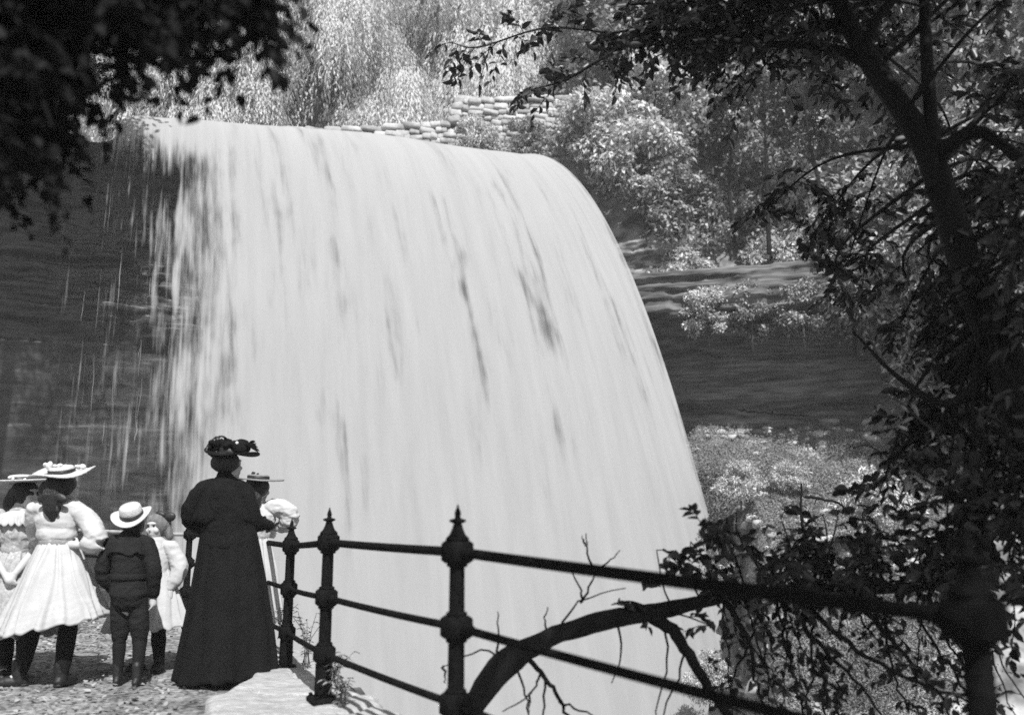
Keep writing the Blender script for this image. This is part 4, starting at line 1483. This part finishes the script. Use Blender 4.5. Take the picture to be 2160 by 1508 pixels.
    print('right tree leaves', len(V) // 6)
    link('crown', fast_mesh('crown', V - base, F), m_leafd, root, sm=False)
right_tree()

# ---- bare leaning limb beyond the railing, with leafy sprays and hanging stems
def leaning_tree():
    base = V3(-.42, 4.55, -.75)
    root = thing('leaning_tree', base, 'crooked dark tree arching out beyond the railing with bare twigs and drooping stems', 'tree', 'trees of the gorge')
    tp = [(958, 1560, 4.35), (985, 1510, 4.3), (1050, 1420, 4.3), (1150, 1350, 4.35), (1270, 1308, 4.4), (1390, 1288, 4.5), (1500, 1264, 4.6), (1650, 1246, 4.7), (1850, 1240, 4.8), (2060, 1236, 4.9)]
    c, r = interp_path(np.vstack([base, pxl(tp)]), [.09, .074, .066, .060, .055, .048, .036, .030, .026, .024, .02], 80)
    g = Geo()
    g.add(*tube(c + .012 * np.stack([fbm(c * 6, 1, 2), fbm(c * 6, 2, 2), fbm(c * 6, 3, 2)], -1) - base, r * (1 + .22 * fbm(c * 9, 5, 2)), 22, rough=.34, seed=9))
    g.link('trunk', m_bark, root)
    rs = np.random.RandomState(23)
    def br(pts, rad, n=20, name='branch', jit=.004):
        cc, rr = interp_path(pxl(pts), rad, n)
        cc[1:] += rs.normal(size=(n - 1, 3)) * jit
        gg = Geo()
        gg.add(*tube(cc - base, rr, 9, rough=.12, seed=4))
        gg.link(name, m_bark, root)
        return cc
    br([(1375, 1300, 4.48), (1415, 1325, 4.45), (1450, 1375, 4.4), (1480, 1430, 4.4), (1530, 1500, 4.4), (1600, 1600, 4.4)], [.034, .033, .028, .025, .022, .015])
    br([(1100, 1375, 4.33), (1150, 1430, 4.3), (1185, 1485, 4.3), (1215, 1560, 4.3)], [.014, .011, .009, .005])
    twigs = [[(1180, 1330, 4.35), (1210, 1280, 4.35), (1245, 1258, 4.35), (1320, 1240, 4.35)], [(1225, 1270, 4.35), (1250, 1225, 4.35), (1253, 1205, 4.35)], [(1253, 1207, 4.35), (1240, 1165, 4.35), (1236, 1125, 4.35)],
             [(1253, 1207, 4.35), (1280, 1190, 4.35), (1308, 1160, 4.35)], [(1228, 1268, 4.35), (1224, 1240, 4.35), (1200, 1195, 4.35)], [(1235, 1150, 4.35), (1228, 1130, 4.35)],
             [(1055, 1400, 4.3), (1030, 1372, 4.3), (980, 1385, 4.3), (930, 1408, 4.3)], [(935, 1405, 4.3), (940, 1440, 4.3)], [(1048, 1380, 4.3), (1052, 1340, 4.3), (1050, 1290, 4.3)],
             [(1140, 1420, 4.3), (1120, 1460, 4.3), (1060, 1500, 4.3)], [(1120, 1460, 4.3), (1115, 1508, 4.3)], [(1150, 1435, 4.3), (1145, 1508, 4.3), (1140, 1560, 4.3)], [(1090, 1400, 4.3), (1110, 1470, 4.3), (1118, 1530, 4.3)],
             [(1400, 1310, 4.45), (1410, 1390, 4.45), (1390, 1470, 4.4), (1380, 1560, 4.4)], [(1300, 1310, 4.4), (1310, 1380, 4.4), (1290, 1440, 4.4)], [(1180, 1480, 4.3), (1230, 1500, 4.3), (1290, 1530, 4.3)],
             [(1160, 1345, 4.35), (1150, 1310, 4.35), (1155, 1280, 4.35)], [(1445, 1375, 4.4), (1430, 1430, 4.4), (1400, 1508, 4.4), (1390, 1580, 4.4)], [(1500, 1455, 4.4), (1560, 1500, 4.4), (1640, 1540, 4.4)]]
    gt = Geo()
    for t in twigs:
        cc = catmull(pxl(t), 10)
        cc[1:-1] += rs.normal(size=(8, 3)) * .004
        gt.add(*tube(cc - base, np.linspace(.0065, .0025, 10), 6))
    # hanging stems to the lower right
    stems = [[(1535, 1275, 4.6), (1575, 1345, 4.5), (1595, 1430, 4.5), (1620, 1520, 4.5)], [(1650, 1262, 4.7), (1720, 1350, 4.6), (1790, 1420, 4.5), (1870, 1530, 4.5)], [(1690, 1262, 4.7), (1780, 1350, 4.5), (1920, 1430, 4.3), (2060, 1480, 4.2)],
             [(1730, 1380, 4.55), (1740, 1450, 4.5), (1745, 1540, 4.5)], [(1800, 1260, 4.8), (1880, 1350, 4.6), (1960, 1440, 4.5), (2020, 1530, 4.5)], [(1780, 1420, 4.5), (1760, 1480, 4.5), (1800, 1560, 4.5)],
             [(1860, 1260, 4.8), (1870, 1360, 4.7), (1900, 1460, 4.6), (1980, 1560, 4.6)], [(1600, 1262, 4.65), (1590, 1330, 4.6), (1560, 1400, 4.6), (1520, 1470, 4.6)], [(1720, 1260, 4.75), (1715, 1340, 4.7), (1710, 1440, 4.7), (1705, 1540, 4.7)],
             [(1900, 1262, 4.85), (1990, 1380, 4.7), (2050, 1480, 4.6), (2120, 1560, 4.5)], [(1640, 1270, 4.7), (1660, 1370, 4.7), (1690, 1470, 4.7), (1720, 1560, 4.7)], [(1960, 1250, 4.9), (1990, 1340, 4.8), (2030, 1400, 4.7), (2110, 1480, 4.6)]]
    hang = []
    for k, t in enumerate(stems):
        cc = catmull(pxl(t), 18)
        cc[1:] += rs.normal(size=(17, 3)) * .008
        gt.add(*tube(cc - base, np.linspace(.017 if k < 5 else .009, .005, 18), 7))
        hang.append(cc)
    for k in range(15):
        px0 = rs.uniform(1520, 2080)
        a = (px0, 1255, 4.7 + .2 * rs.rand())
        dx, dn = rs.uniform(-30, 170), rs.uniform(120, 330)
        t = [a, (px0 + dx * .35, 1255 + dn * .4, a[2] - .05), (px0 + dx, 1255 + dn, a[2] - .15)]
        cc = catmull(pxl(t), 18)
        cc[1:] += rs.normal(size=(17, 3)) * .006
        gt.add(*tube(cc - base, np.linspace(.008, .003, 18), 6))
        hang.append(cc)
    # upright leafy shoots above the branch
    shoots = []
    for k in range(36):
        u = rs.rand()
        px0 = 1500 + 560 * u
        st = P(px0, 1246, 4.6 + .3 * u)
        top = 1080 + 110 * rs.rand() + (60 if px0 < 1560 else 0)
        e = P(px0 + rs.normal() * 60 - 20, top if k % 3 else 1180 + 50 * rs.rand(), 4.6 + .3 * u + rs.normal() * .35)
        cc = limb_to(rs, st, e, .12, 10)
        gt.add(*tube(cc - base, np.linspace(.007, .003, 10), 5))
        shoots.append(cc)
    for t in ([(1420, 1282, 4.55), (1400, 1240, 4.5), (1385, 1160, 4.5)], [(1480, 1268, 4.6), (1440, 1200, 4.5), (1410, 1170, 4.5)], [(1380, 1285, 4.5), (1330, 1268, 4.4), (1290, 1275, 4.4)], [(1410, 1290, 4.5), (1450, 1300, 4.4), (1500, 1320, 4.4)]):
        cc = catmull(pxl(t), 10)
        gt.add(*tube(cc - base, np.linspace(.006, .003, 10), 5))
        shoots.append(cc[4:])
    tw, (V, F) = twig_leaves(shoots, rs, .060, .16, 6, .075, .042, .35, .9, .7, .003)
    gt.add(np.concatenate(tw.V) - base, [np.concatenate(f) for f in tw.F.values()])
    tw2, (V2, F2) = twig_leaves(hang, rs, .115, .16, 5, .062, .036, .5, .8, .7, .0025)
    gt.add(np.concatenate(tw2.V) - base, [np.concatenate(f) for f in tw2.F.values()])
    gt.link('twigs', m_bark, root)
    gl = Geo()
    gl.add(V - base, F)
    gl.add(V2 - base, F2)
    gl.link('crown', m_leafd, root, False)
leaning_tree()

# ---- tree whose branches hang into the upper left corner
def left_tree():
    base = V3(-2.9, 1.5, PATHZ - .1)
    root = thing('overhanging_tree', base, 'dark near tree whose drooping leafy branches hang into the upper left corner', 'tree', 'trees of the gorge')
    c, r = interp_path(np.array([base, base + V3(.1, .0, 1.5), base + V3(.25, .05, 2.6), base + V3(.4, .1, 3.6), base + V3(.5, .0, 4.5)]), [.22, .18, .15, .11, .05], 30)
    g = Geo()
    g.add(*tube(c - base, r, 18, rough=.12, seed=3))
    g.link('trunk', m_bark, root)
    rs = np.random.RandomState(31)
    limbs = []
    fine = Geo()
    def lm(e, a=None):
        a = c[rs.randint(14, 28)] if a is None else a
        cc = limb_to(rs, a, e, .10, 14)
        fine.add(*tube(cc - base, np.linspace(.022, .004, 14), 6))
        limbs.append(cc[6:])
    # (px,py) ends, spread, depth range
    for (zx, zy, sx, sy, n0, n1, k) in [(70, 60, 90, 90, 2.4, 3.6, 22), (250, 40, 110, 60, 2.4, 3.6, 22), (430, 30, 90, 45, 2.5, 3.5, 15), (90, 240, 80, 80, 2.4, 3.6, 22), (290, 90, 60, 30, 2.6, 3.4, 8), (480, 60, 60, 40, 2.6, 3.3, 7), (380, 85, 50, 30, 2.6, 3.3, 7),
                                        (80, 370, 70, 60, 2.5, 3.6, 18), (180, 330, 50, 45, 2.6, 3.4, 9), (560, 60, 40, 50, 2.7, 3.2, 3), (0, 300, 60, 160, 2.3, 3.4, 12), (185, 350, 35, 30, 2.7, 3.3, 4), (40, 470, 50, 30, 2.8, 3.4, 5)]:
        for _ in range(k):
            lm(P(zx - 25 - 70 * (zy > 200) + np.clip(rs.normal(), -1.4, 1.4) * sx, zy - 75 + np.clip(rs.normal(), -1.4, 1.4) * sy, .72 * rs.uniform(n0, n1)))
    for q in [(600, 25, 2.9), (592, 112, 2.9), (578, 60, 2.9), (560, 140, 2.9), (515, 150, 2.9), (355, 175, 2.9), (275, 150, 2.9), (300, 235, 3.0), (425, 140, 2.9)]:
        e = P(q[0], q[1] - 50, q[2] * .72)
        near = min(limbs, key=lambda l: np.linalg.norm(l[-1] - e))
        cc = limb_to(rs, near[0], e, .06, 14)
        fine.add(*tube(cc - base, np.linspace(.01, .003, 14), 6))
        limbs.append(cc[8:])
    # unseen crown overhead, above the frame, extended to shade the hanging leaves
    for _ in range(70):
        lm(V3(rs.uniform(-3.8, -.9), rs.uniform(-.6, 1.1), rs.uniform(2.6, 4.6)))
    tw, (V, F) = twig_leaves(limbs, rs, .043, .14, 9, .044, .027, .9, .35, .5, .002)
    fine.add(np.concatenate(tw.V) - base, [np.concatenate(f) for f in tw.F.values()])
    fine.link('branches', m_bark, root)
    print('left tree leaves', len(V) // 6)
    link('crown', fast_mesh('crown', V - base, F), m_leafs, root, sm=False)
left_tree()

# ---- willows and other trees upstream
def willow_proto(seed, H, Rr):
    rs = np.random.RandomState(seed)
    trunk = Geo()
    c, r = interp_path(np.array([(0, 0, -.5), (.1, 0, H * .2), (.25 * rs.normal(), .2, H * .45), (.3, .1, H * .75)]), [.45, .36, .28, .12], 20)
    trunk.add(*tube(c, r, 12, rough=.15, seed=seed))
    LP, LD, LN, LL = [], [], [], []
    nl = 70
    for k in range(nl):
        a = rs.rand() * 2 * PI
        zz = rs.uniform(.25, 1.0)
        rad = Rr * math.sqrt(max(.05, 1 - ((zz - .5) / .62) ** 2)) * rs.uniform(.55, 1.0)
        cen = np.array([math.cos(a) * rad, math.sin(a) * rad, H * zz])
        at = c[min(19, int(4 + 15 * zz * .9))]
        lim = limb_to(rs, at, cen, .2, 8)
        trunk.add(*tube(lim, np.linspace(.09, .02, 8), 5))
        lr = rs.uniform(.7, 1.5)
        for _ in range(80):
            d = rdir(rs, 1)[0]
            d[2] = abs(d[2]) * .6
            st = cen + d * lr * rs.uniform(.3, 1)
            fall = rs.uniform(.8, 3.0) * (1.2 if rs.rand() < .2 else 1)
            n = int(fall * 10) + 3
            t = np.linspace(0, 1, n)
            o = d * np.array([1, 1, 0]) * .5
            q = st + o * np.sqrt(t)[:, None] + np.array([0, 0, -fall]) * (t ** 1.3)[:, None] + rs.normal(size=(n, 3)) * .05
            LP.append(q)
            LD.append(rs.normal(size=(n, 3)) * .22 + np.array([0, 0, -1.0]) + o)
            LN.append(d * 1.0 + rs.normal(size=(n, 3)) * .3 + np.array([0, 0, .3]))
    LP, LD, LN = map(np.concatenate, (LP, LD, LN))
    n = len(LP)
    V, F = leaf_geo(LP, LD, LN, rs.uniform(.12, .26, n), rs.uniform(.03, .052, n), 0, .1, False)
    return trunk.mesh('trunk'), fast_mesh('crown', V, F)

def crown_proto(seed, H, Rr, z0=.3, nl=60, per=240, leaf=.14, trunk_r=.25, lob=(.5, 1.1), flat=1.0, aspect=.55):
    """broadleaf crown of many leafy clumps on limbs"""
    rs = np.random.RandomState(seed)
    tr = Geo()
    c, r = interp_path(np.array([(0, 0, -.6), (.06 * H * rs.normal() * .3, 0, H * .25), (.04 * H * rs.normal(), .03 * H * rs.normal(), H * .55), (.03 * H * rs.normal(), 0, H * .88)]), [trunk_r, trunk_r * .8, trunk_r * .55, trunk_r * .15], 18)
    tr.add(*tube(c, r, 10, rough=.12, seed=seed))
    LP, LD, LN = [], [], []
    for k in range(nl):
        a = rs.rand() * 2 * PI
        zz = rs.uniform(z0, 1.0)
        w = (zz - z0) / (1 - z0)
        rad = Rr * (math.sin(PI * min(1, .18 + .80 * w)) ** .6) * math.sqrt(rs.uniform(.15, 1.0))
        cen = np.array([math.cos(a) * rad, math.sin(a) * rad, H * zz])
        at = c[min(17, int(3 + 14 * zz * .85))]
        tr.add(*tube(limb_to(rs, at, cen, .05, 7), np.linspace(trunk_r * .22, .012, 7), 5))
        lr = rs.uniform(*lob) * Rr * .42
        n = int(per * rs.uniform(.6, 1.3))
        d = rdir(rs, n)
        d[:, 2] *= flat * .75
        q = cen + d * lr * (rs.rand(n, 1) ** .45) * (1 + .35 * fbm(d * 1.7 + k * 5, seed, 2))[:, None]
        LP.append(q)
        LD.append(d * .5 + rs.normal(size=(n, 3)) * .6 + np.array([0, 0, -.4]))
        LN.append(d * .5 + np.array([0, 0, .7]) + rs.normal(size=(n, 3)) * .5)
    LP, LD, LN = map(np.concatenate, (LP, LD, LN))
    n = len(LP)
    V, F = leaf_geo(LP, LD, LN, leaf * rs.uniform(.6, 1.3, n), leaf * aspect * rs.uniform(.7, 1.3, n), 0, .15, False)
    return tr.mesh('trunk'), fast_mesh('crown', V, F)

def plant(name, proto, loc, sc, rz, label, cat, group, mt, mc, zs=1.0):
    o = thing(name, loc, label, cat, group)
    t = bpy.data.objects.new('trunk' if 'tree' in name or name == 'sapling' else 'stem', proto[0])
    f = bpy.data.objects.new('crown' if 'tree' in name or name == 'sapling' else 'foliage', proto[1])
    for q, mm in ((t, mt), (f, mc)):
        C.objects.link(q)
        q.parent = o
        if len(q.data.materials) == 0:
            q.data.materials.append(mm)
    o.rotation_euler = (0, 0, rz)
    o.scale = (sc, sc, sc * zs)
    return o

wp = [willow_proto(s, 15, 4.6) for s in (2, 5, 9)]
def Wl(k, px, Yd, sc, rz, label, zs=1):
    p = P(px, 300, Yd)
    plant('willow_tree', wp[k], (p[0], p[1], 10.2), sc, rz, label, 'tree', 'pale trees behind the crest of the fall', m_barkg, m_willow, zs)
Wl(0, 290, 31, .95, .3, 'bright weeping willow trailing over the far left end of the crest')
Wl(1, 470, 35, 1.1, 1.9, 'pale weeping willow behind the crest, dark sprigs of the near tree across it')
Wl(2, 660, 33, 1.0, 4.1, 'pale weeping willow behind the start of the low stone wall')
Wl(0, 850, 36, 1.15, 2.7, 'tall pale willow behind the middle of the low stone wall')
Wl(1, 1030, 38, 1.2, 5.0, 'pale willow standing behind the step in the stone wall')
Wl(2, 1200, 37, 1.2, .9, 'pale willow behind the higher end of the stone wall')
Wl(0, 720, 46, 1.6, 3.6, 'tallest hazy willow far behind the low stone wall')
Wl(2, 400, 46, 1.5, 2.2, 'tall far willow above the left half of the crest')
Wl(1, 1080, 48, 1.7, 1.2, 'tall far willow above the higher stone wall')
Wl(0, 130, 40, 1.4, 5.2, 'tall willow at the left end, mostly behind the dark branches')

# shrubs, saplings and trees of the right bank
sp_ = [crown_proto(40 + k, 2.2, 1.25, .08, 34, 210, .15, .06, (.5, 1.0)) for k in range(3)]
fine_sp = [crown_proto(50 + k, 1.6, 1.1, .05, 30, 160, .17, .05, (.5, 1.0), aspect=.28) for k in range(2)]
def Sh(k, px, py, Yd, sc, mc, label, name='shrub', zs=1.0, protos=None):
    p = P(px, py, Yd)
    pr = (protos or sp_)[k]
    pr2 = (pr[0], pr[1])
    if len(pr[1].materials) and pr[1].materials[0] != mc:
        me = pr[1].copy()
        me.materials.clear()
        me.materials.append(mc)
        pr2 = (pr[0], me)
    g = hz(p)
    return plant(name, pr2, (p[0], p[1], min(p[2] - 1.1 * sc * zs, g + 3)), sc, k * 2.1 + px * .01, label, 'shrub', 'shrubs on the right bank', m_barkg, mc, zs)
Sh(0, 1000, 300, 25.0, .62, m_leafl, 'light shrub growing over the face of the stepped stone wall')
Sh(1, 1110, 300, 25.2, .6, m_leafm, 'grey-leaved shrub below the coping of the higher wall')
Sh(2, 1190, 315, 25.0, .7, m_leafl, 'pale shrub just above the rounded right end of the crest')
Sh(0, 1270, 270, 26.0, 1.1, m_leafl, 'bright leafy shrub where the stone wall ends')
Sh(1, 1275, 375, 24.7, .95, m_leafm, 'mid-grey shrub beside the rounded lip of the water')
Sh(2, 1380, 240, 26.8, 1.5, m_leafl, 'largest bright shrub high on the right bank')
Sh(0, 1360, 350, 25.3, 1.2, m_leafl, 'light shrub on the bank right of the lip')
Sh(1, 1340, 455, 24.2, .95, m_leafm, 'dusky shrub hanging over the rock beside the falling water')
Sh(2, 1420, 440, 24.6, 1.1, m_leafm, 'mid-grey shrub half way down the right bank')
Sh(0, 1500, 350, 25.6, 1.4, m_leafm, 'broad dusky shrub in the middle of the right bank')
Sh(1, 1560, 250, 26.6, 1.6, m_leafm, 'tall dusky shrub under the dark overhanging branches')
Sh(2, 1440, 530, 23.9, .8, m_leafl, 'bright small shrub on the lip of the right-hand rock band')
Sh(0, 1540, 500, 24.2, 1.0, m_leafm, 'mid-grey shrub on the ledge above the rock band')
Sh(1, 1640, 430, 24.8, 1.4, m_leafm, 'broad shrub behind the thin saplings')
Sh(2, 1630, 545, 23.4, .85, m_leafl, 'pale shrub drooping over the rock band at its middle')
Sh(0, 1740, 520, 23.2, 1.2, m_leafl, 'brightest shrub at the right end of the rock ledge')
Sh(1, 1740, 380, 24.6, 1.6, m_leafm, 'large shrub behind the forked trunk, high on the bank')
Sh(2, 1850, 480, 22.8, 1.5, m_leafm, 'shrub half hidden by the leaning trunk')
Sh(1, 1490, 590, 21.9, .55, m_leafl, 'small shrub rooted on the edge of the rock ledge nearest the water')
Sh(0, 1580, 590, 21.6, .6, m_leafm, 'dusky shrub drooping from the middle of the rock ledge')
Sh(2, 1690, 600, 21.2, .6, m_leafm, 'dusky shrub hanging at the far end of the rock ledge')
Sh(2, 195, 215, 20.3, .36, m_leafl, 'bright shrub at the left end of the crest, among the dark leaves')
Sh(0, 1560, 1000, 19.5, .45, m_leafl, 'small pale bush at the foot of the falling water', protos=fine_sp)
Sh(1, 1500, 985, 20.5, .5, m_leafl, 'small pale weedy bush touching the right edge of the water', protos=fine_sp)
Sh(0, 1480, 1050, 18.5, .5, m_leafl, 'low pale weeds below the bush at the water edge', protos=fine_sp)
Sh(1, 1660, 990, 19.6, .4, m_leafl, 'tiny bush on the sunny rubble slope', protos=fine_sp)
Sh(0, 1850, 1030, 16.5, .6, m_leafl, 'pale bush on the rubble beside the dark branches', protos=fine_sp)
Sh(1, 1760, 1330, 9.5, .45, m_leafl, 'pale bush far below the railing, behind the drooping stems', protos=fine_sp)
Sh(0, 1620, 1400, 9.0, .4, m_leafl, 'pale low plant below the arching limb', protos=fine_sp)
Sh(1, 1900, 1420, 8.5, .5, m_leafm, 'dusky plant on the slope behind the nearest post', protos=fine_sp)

tp_ = [crown_proto(60 + k, 9, 3.0, .28, 75, 330, .19, .2, (.5, 1.0)) for k in range(2)]
def Tr(k, px, py, Yd, zb, sc, mc, label, rz=0, zs=1):
    p = P(px, py, Yd)
    pr = tp_[k]
    if len(pr[1].materials) and pr[1].materials[0] != mc:
        me = pr[1].copy(); me.materials.clear(); me.materials.append(mc)
        pr = (pr[0], me)
    plant('broadleaf_tree', pr, (p[0], p[1], zb), sc, rz, label, 'tree', 'trees of the gorge', m_barkg, mc, zs)
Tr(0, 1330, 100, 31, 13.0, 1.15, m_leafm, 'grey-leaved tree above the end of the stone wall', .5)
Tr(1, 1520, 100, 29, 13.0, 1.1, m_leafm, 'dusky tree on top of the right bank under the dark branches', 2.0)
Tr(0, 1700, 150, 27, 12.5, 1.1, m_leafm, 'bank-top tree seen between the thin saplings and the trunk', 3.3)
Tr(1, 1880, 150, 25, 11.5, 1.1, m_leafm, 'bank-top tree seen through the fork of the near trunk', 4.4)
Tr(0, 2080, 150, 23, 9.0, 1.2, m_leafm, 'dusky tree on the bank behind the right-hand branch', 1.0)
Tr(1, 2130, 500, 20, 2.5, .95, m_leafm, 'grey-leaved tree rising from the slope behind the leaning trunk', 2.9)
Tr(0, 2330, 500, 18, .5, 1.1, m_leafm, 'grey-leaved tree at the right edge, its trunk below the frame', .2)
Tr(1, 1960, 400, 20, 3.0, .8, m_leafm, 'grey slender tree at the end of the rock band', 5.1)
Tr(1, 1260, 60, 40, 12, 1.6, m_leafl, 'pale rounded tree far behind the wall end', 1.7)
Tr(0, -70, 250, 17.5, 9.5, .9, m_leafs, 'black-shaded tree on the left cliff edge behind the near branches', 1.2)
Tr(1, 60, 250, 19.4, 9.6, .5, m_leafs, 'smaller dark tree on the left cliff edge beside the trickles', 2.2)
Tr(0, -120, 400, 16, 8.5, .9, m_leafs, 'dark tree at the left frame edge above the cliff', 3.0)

# thin saplings on the bank
sap = [crown_proto(80 + k, 5, 1.0, .6, 14, 120, .14, .07, (.5, 1.0)) for k in range(2)]
for k, (px, py, Yd, sc, rz, lb) in enumerate([(1712, 300, 21.5, 1.0, .4, 'thin dark sapling standing just left of the leaning trunk'), (1610, 310, 22.5, .95, 1.6, 'thin dark sapling in the middle of the shrubby bank'),
                                              (1545, 330, 23.2, .8, 2.9, 'short slender sapling nearest the fall'), (1790, 560, 20.8, .7, 4.0, 'bent sapling at the end of the rock band')]):
    p = P(px, py, Yd)
    plant('sapling', sap[k % 2], (p[0], p[1], p[2] - 2.6 * sc), sc, rz, lb, 'tree', 'thin saplings on the right bank', m_bark, m_leafd)

# hanging vine and bright sprays near the right tree
def spray(name, pts, label, leaf, per, sp, seed, mc=m_leafl, tl=.13, cat='vine'):
    c = catmull(pxl(pts), 26)
    rs = np.random.RandomState(seed)
    base = c[0]
    root = thing(name, base, label, cat)
    g = Geo()
    g.add(*tube(c - base, np.linspace(.009, .003, 26), 7))
    tw, (V, F) = twig_leaves([c], rs, sp, tl, per, leaf, leaf * .3, .7, .3, .5, .0025)
    g.add(np.concatenate(tw.V) - base, [np.concatenate(f) for f in tw.F.values()])
    g.link('stem', m_barkg, root)
    link('leaves', fast_mesh('leaves', V - base, F), mc, root, sm=False)
spray('hanging_vine', [(1918, 560, 5.2), (1912, 640, 5.2), (1922, 720, 5.2), (1905, 780, 5.2), (1925, 850, 5.2)], 'pale hanging vine in front of the dark rock band', .06, 5, .035, 51)
spray('leafy_spray', [(2070, 900, 4.4), (2000, 830, 4.5), (1950, 760, 4.6), (1905, 770, 4.7), (1860, 800, 4.7)], 'pale narrow-leaved spray reaching left from the leaning trunk', .075, 6, .07, 52, cat='branch')
spray('leafy_spray', [(2040, 960, 4.5), (1960, 900, 4.5), (1900, 850, 4.6), (1880, 840, 4.6)], 'short pale spray of narrow leaves below the hanging vine', .075, 5, .06, 53, cat='branch')
spray('leafy_spray', [(2000, 1040, 4.6), (1900, 980, 4.7), (1830, 940, 4.8), (1790, 950, 4.8)], 'broad pale spray over the sunlit rubble slope', .08, 5, .05, 54, cat='branch')

# dead wood on the slope
def stick(name, pts, rad, label, m=m_bark, cat='branch'):
    c, r = interp_path(pxl(pts), rad, 18)
    base = c[0].copy()
    rs = np.random.RandomState(len(label))
    c[1:-1] += rs.normal(size=(16, 3)) * rad[0] * .25
    g = Geo()
    g.add(*tube(c - base, r, 8, rough=.25, seed=2))
    for k in (5, 9, 13):
        e = c[k] + rdir(rs, 1)[0] * rad[0] * 5
        g.add(*tube(np.array([c[k], (c[k] + e) / 2 + V3(0, 0, rad[0]), e]) - base, [r[k] * .5, r[k] * .4, r[k] * .2], 6))
    o = g.link(name, m)
    o.location = Vector(base)
    tag(o, label, cat)
stick('dead_stick', [(1693, 1110, 8.0), (1690, 1070, 8.0), (1691, 1020, 8.0)], [.016, .013, .006], 'upright dead stick poking above the dark leaves')
stick('dead_twig', [(1700, 1048, 8.0), (1730, 1052, 8.0), (1770, 1062, 8.0), (1790, 1080, 8.0)], [.014, .012, .01, .006], 'bent dead twig beside the upright stick')
stick('fallen_branch', [(1558, 862, 22.3), (1600, 868, 22.0), (1650, 872, 21.8), (1705, 876, 21.5)], [.05, .045, .04, .02], 'dark fallen branch lying at the foot of the rock band', cat='fallen branch')

# weeds at the kerb edge
def weed(p, h, n, seed, label):
    rs = np.random.RandomState(seed)
    root = thing('weed', p, label, 'plant', 'weeds at the kerb edge')
    g = Geo()
    LP, LD, LN = [], [], []
    for k in range(n):
        d = V3(rs.normal() * .18, rs.normal() * .18, 1)
        c = catmull([V3(rs.normal() * .03, rs.normal() * .03, -.05), d * h * .5 * rs.uniform(.7, 1), d * h * rs.uniform(.8, 1.1) + V3(rs.normal() * .04, 0, 0)], 10)
        g.add(*tube(c, np.linspace(.004, .0015, 10), 5))
        for q in range(2, 10):
            for _ in range(2):
                LP.append(c[q]); LD.append(np.append(rs.normal(size=2), -.1)); LN.append(np.append(rs.normal(size=2) * .4, 1))
    g.link('stem', m_barkg, root)
    m = len(LP)
    V, F = leaf_geo(np.array(LP), np.array(LD), np.array(LN), rs.uniform(.025, .05, m), rs.uniform(.008, .016, m), .1, .25)
    link('leaves', fast_mesh('leaves', V, F), m_leafm, root, sm=False)
weed(P(645, 1385, 6.3), .30, 6, 1, 'wispy tall weed between the two far posts')
weed(P(712, 1440, 4.95), .18, 5, 2, 'small weed behind the foot of the middle post')
weed(P(590, 1330, 7.0), .2, 5, 3, 'low weed just beyond the farthest near post')
weed(P(722, 1475, 4.9), .10, 5, 4, 'tiny weed on the broken kerb edge')

# spray and damp air in the gorge
def haze():
    V, F = bevbox((0, 50, 17), (900, 950, 26), 1)
    g = Geo()
    g.add(V, F)
    m = bpy.data.materials.new('damp_air')
    m.use_nodes = True
    nt = m.node_tree
    nt.nodes.remove(nt.nodes['Principled BSDF'])
    pv = nt.nodes.new('ShaderNodeVolumePrincipled')
    pv.inputs['Color'].default_value = (.9, .9, .9, 1)
    pv.inputs['Density'].default_value = .0021
    nt.links.new(pv.outputs[0], nt.nodes['Material Output'].inputs['Volume'])
    tag(g.link('haze', m, None, False), kind='stuff')
haze()

# ================================================================== LIGHT, SKY, CAMERA
SUN = Vector((.15, -.60, .78)).normalized()
w = bpy.data.worlds.new('World')
scene.world = w
w.use_nodes = True
N, L = w.node_tree.nodes, w.node_tree.links
bg = N['Background']
sky = N.new('ShaderNodeTexSky')
sky.sky_type = 'NISHITA'
sky.sun_disc = False
sky.sun_elevation = math.asin(SUN.z)
sky.sun_rotation = math.atan2(SUN.x, SUN.y)
bw = N.new('ShaderNodeRGBToBW')
L.new(sky.outputs[0], bw.inputs[0])
L.new(bw.outputs[0], bg.inputs['Color'])
bg.inputs['Strength'].default_value = .12
sd = bpy.data.lights.new('sun', 'SUN')
sd.energy = 4.5
sd.angle = R(.6)
so = bpy.data.objects.new('sun', sd)
C.objects.link(so)
so.rotation_euler = SUN.to_track_quat('Z', 'Y').to_euler()

cd = bpy.data.cameras.new('camera')
cam = bpy.data.objects.new('camera', cd)
C.objects.link(cam)
cam.location = (0, 0, CAMZ)
cam.rotation_euler = (PI / 2 + PITCH, 0, 0)
cd.sensor_width = 36
cd.lens = 36 * FPX / 2160
cd.clip_start = .05
cd.clip_end = 3000
cd.dof.use_dof = True
cd.dof.focus_distance = 9
cd.dof.aperture_fstop = 1.5
scene.camera = cam

scene.view_settings.view_transform = 'Standard'
scene.view_settings.look = 'None'
scene.view_settings.exposure = .76
scene.view_settings.gamma = 1
scene.render.engine = 'CYCLES'
cy = scene.cycles
cy.max_bounces = 6
cy.diffuse_bounces = 3
cy.glossy_bounces = 2
cy.transmission_bounces = 3
cy.transparent_max_bounces = 12
cy.use_denoising = False
cy.sample_clamp_indirect = 4
scene.render.filter_size = 1.5
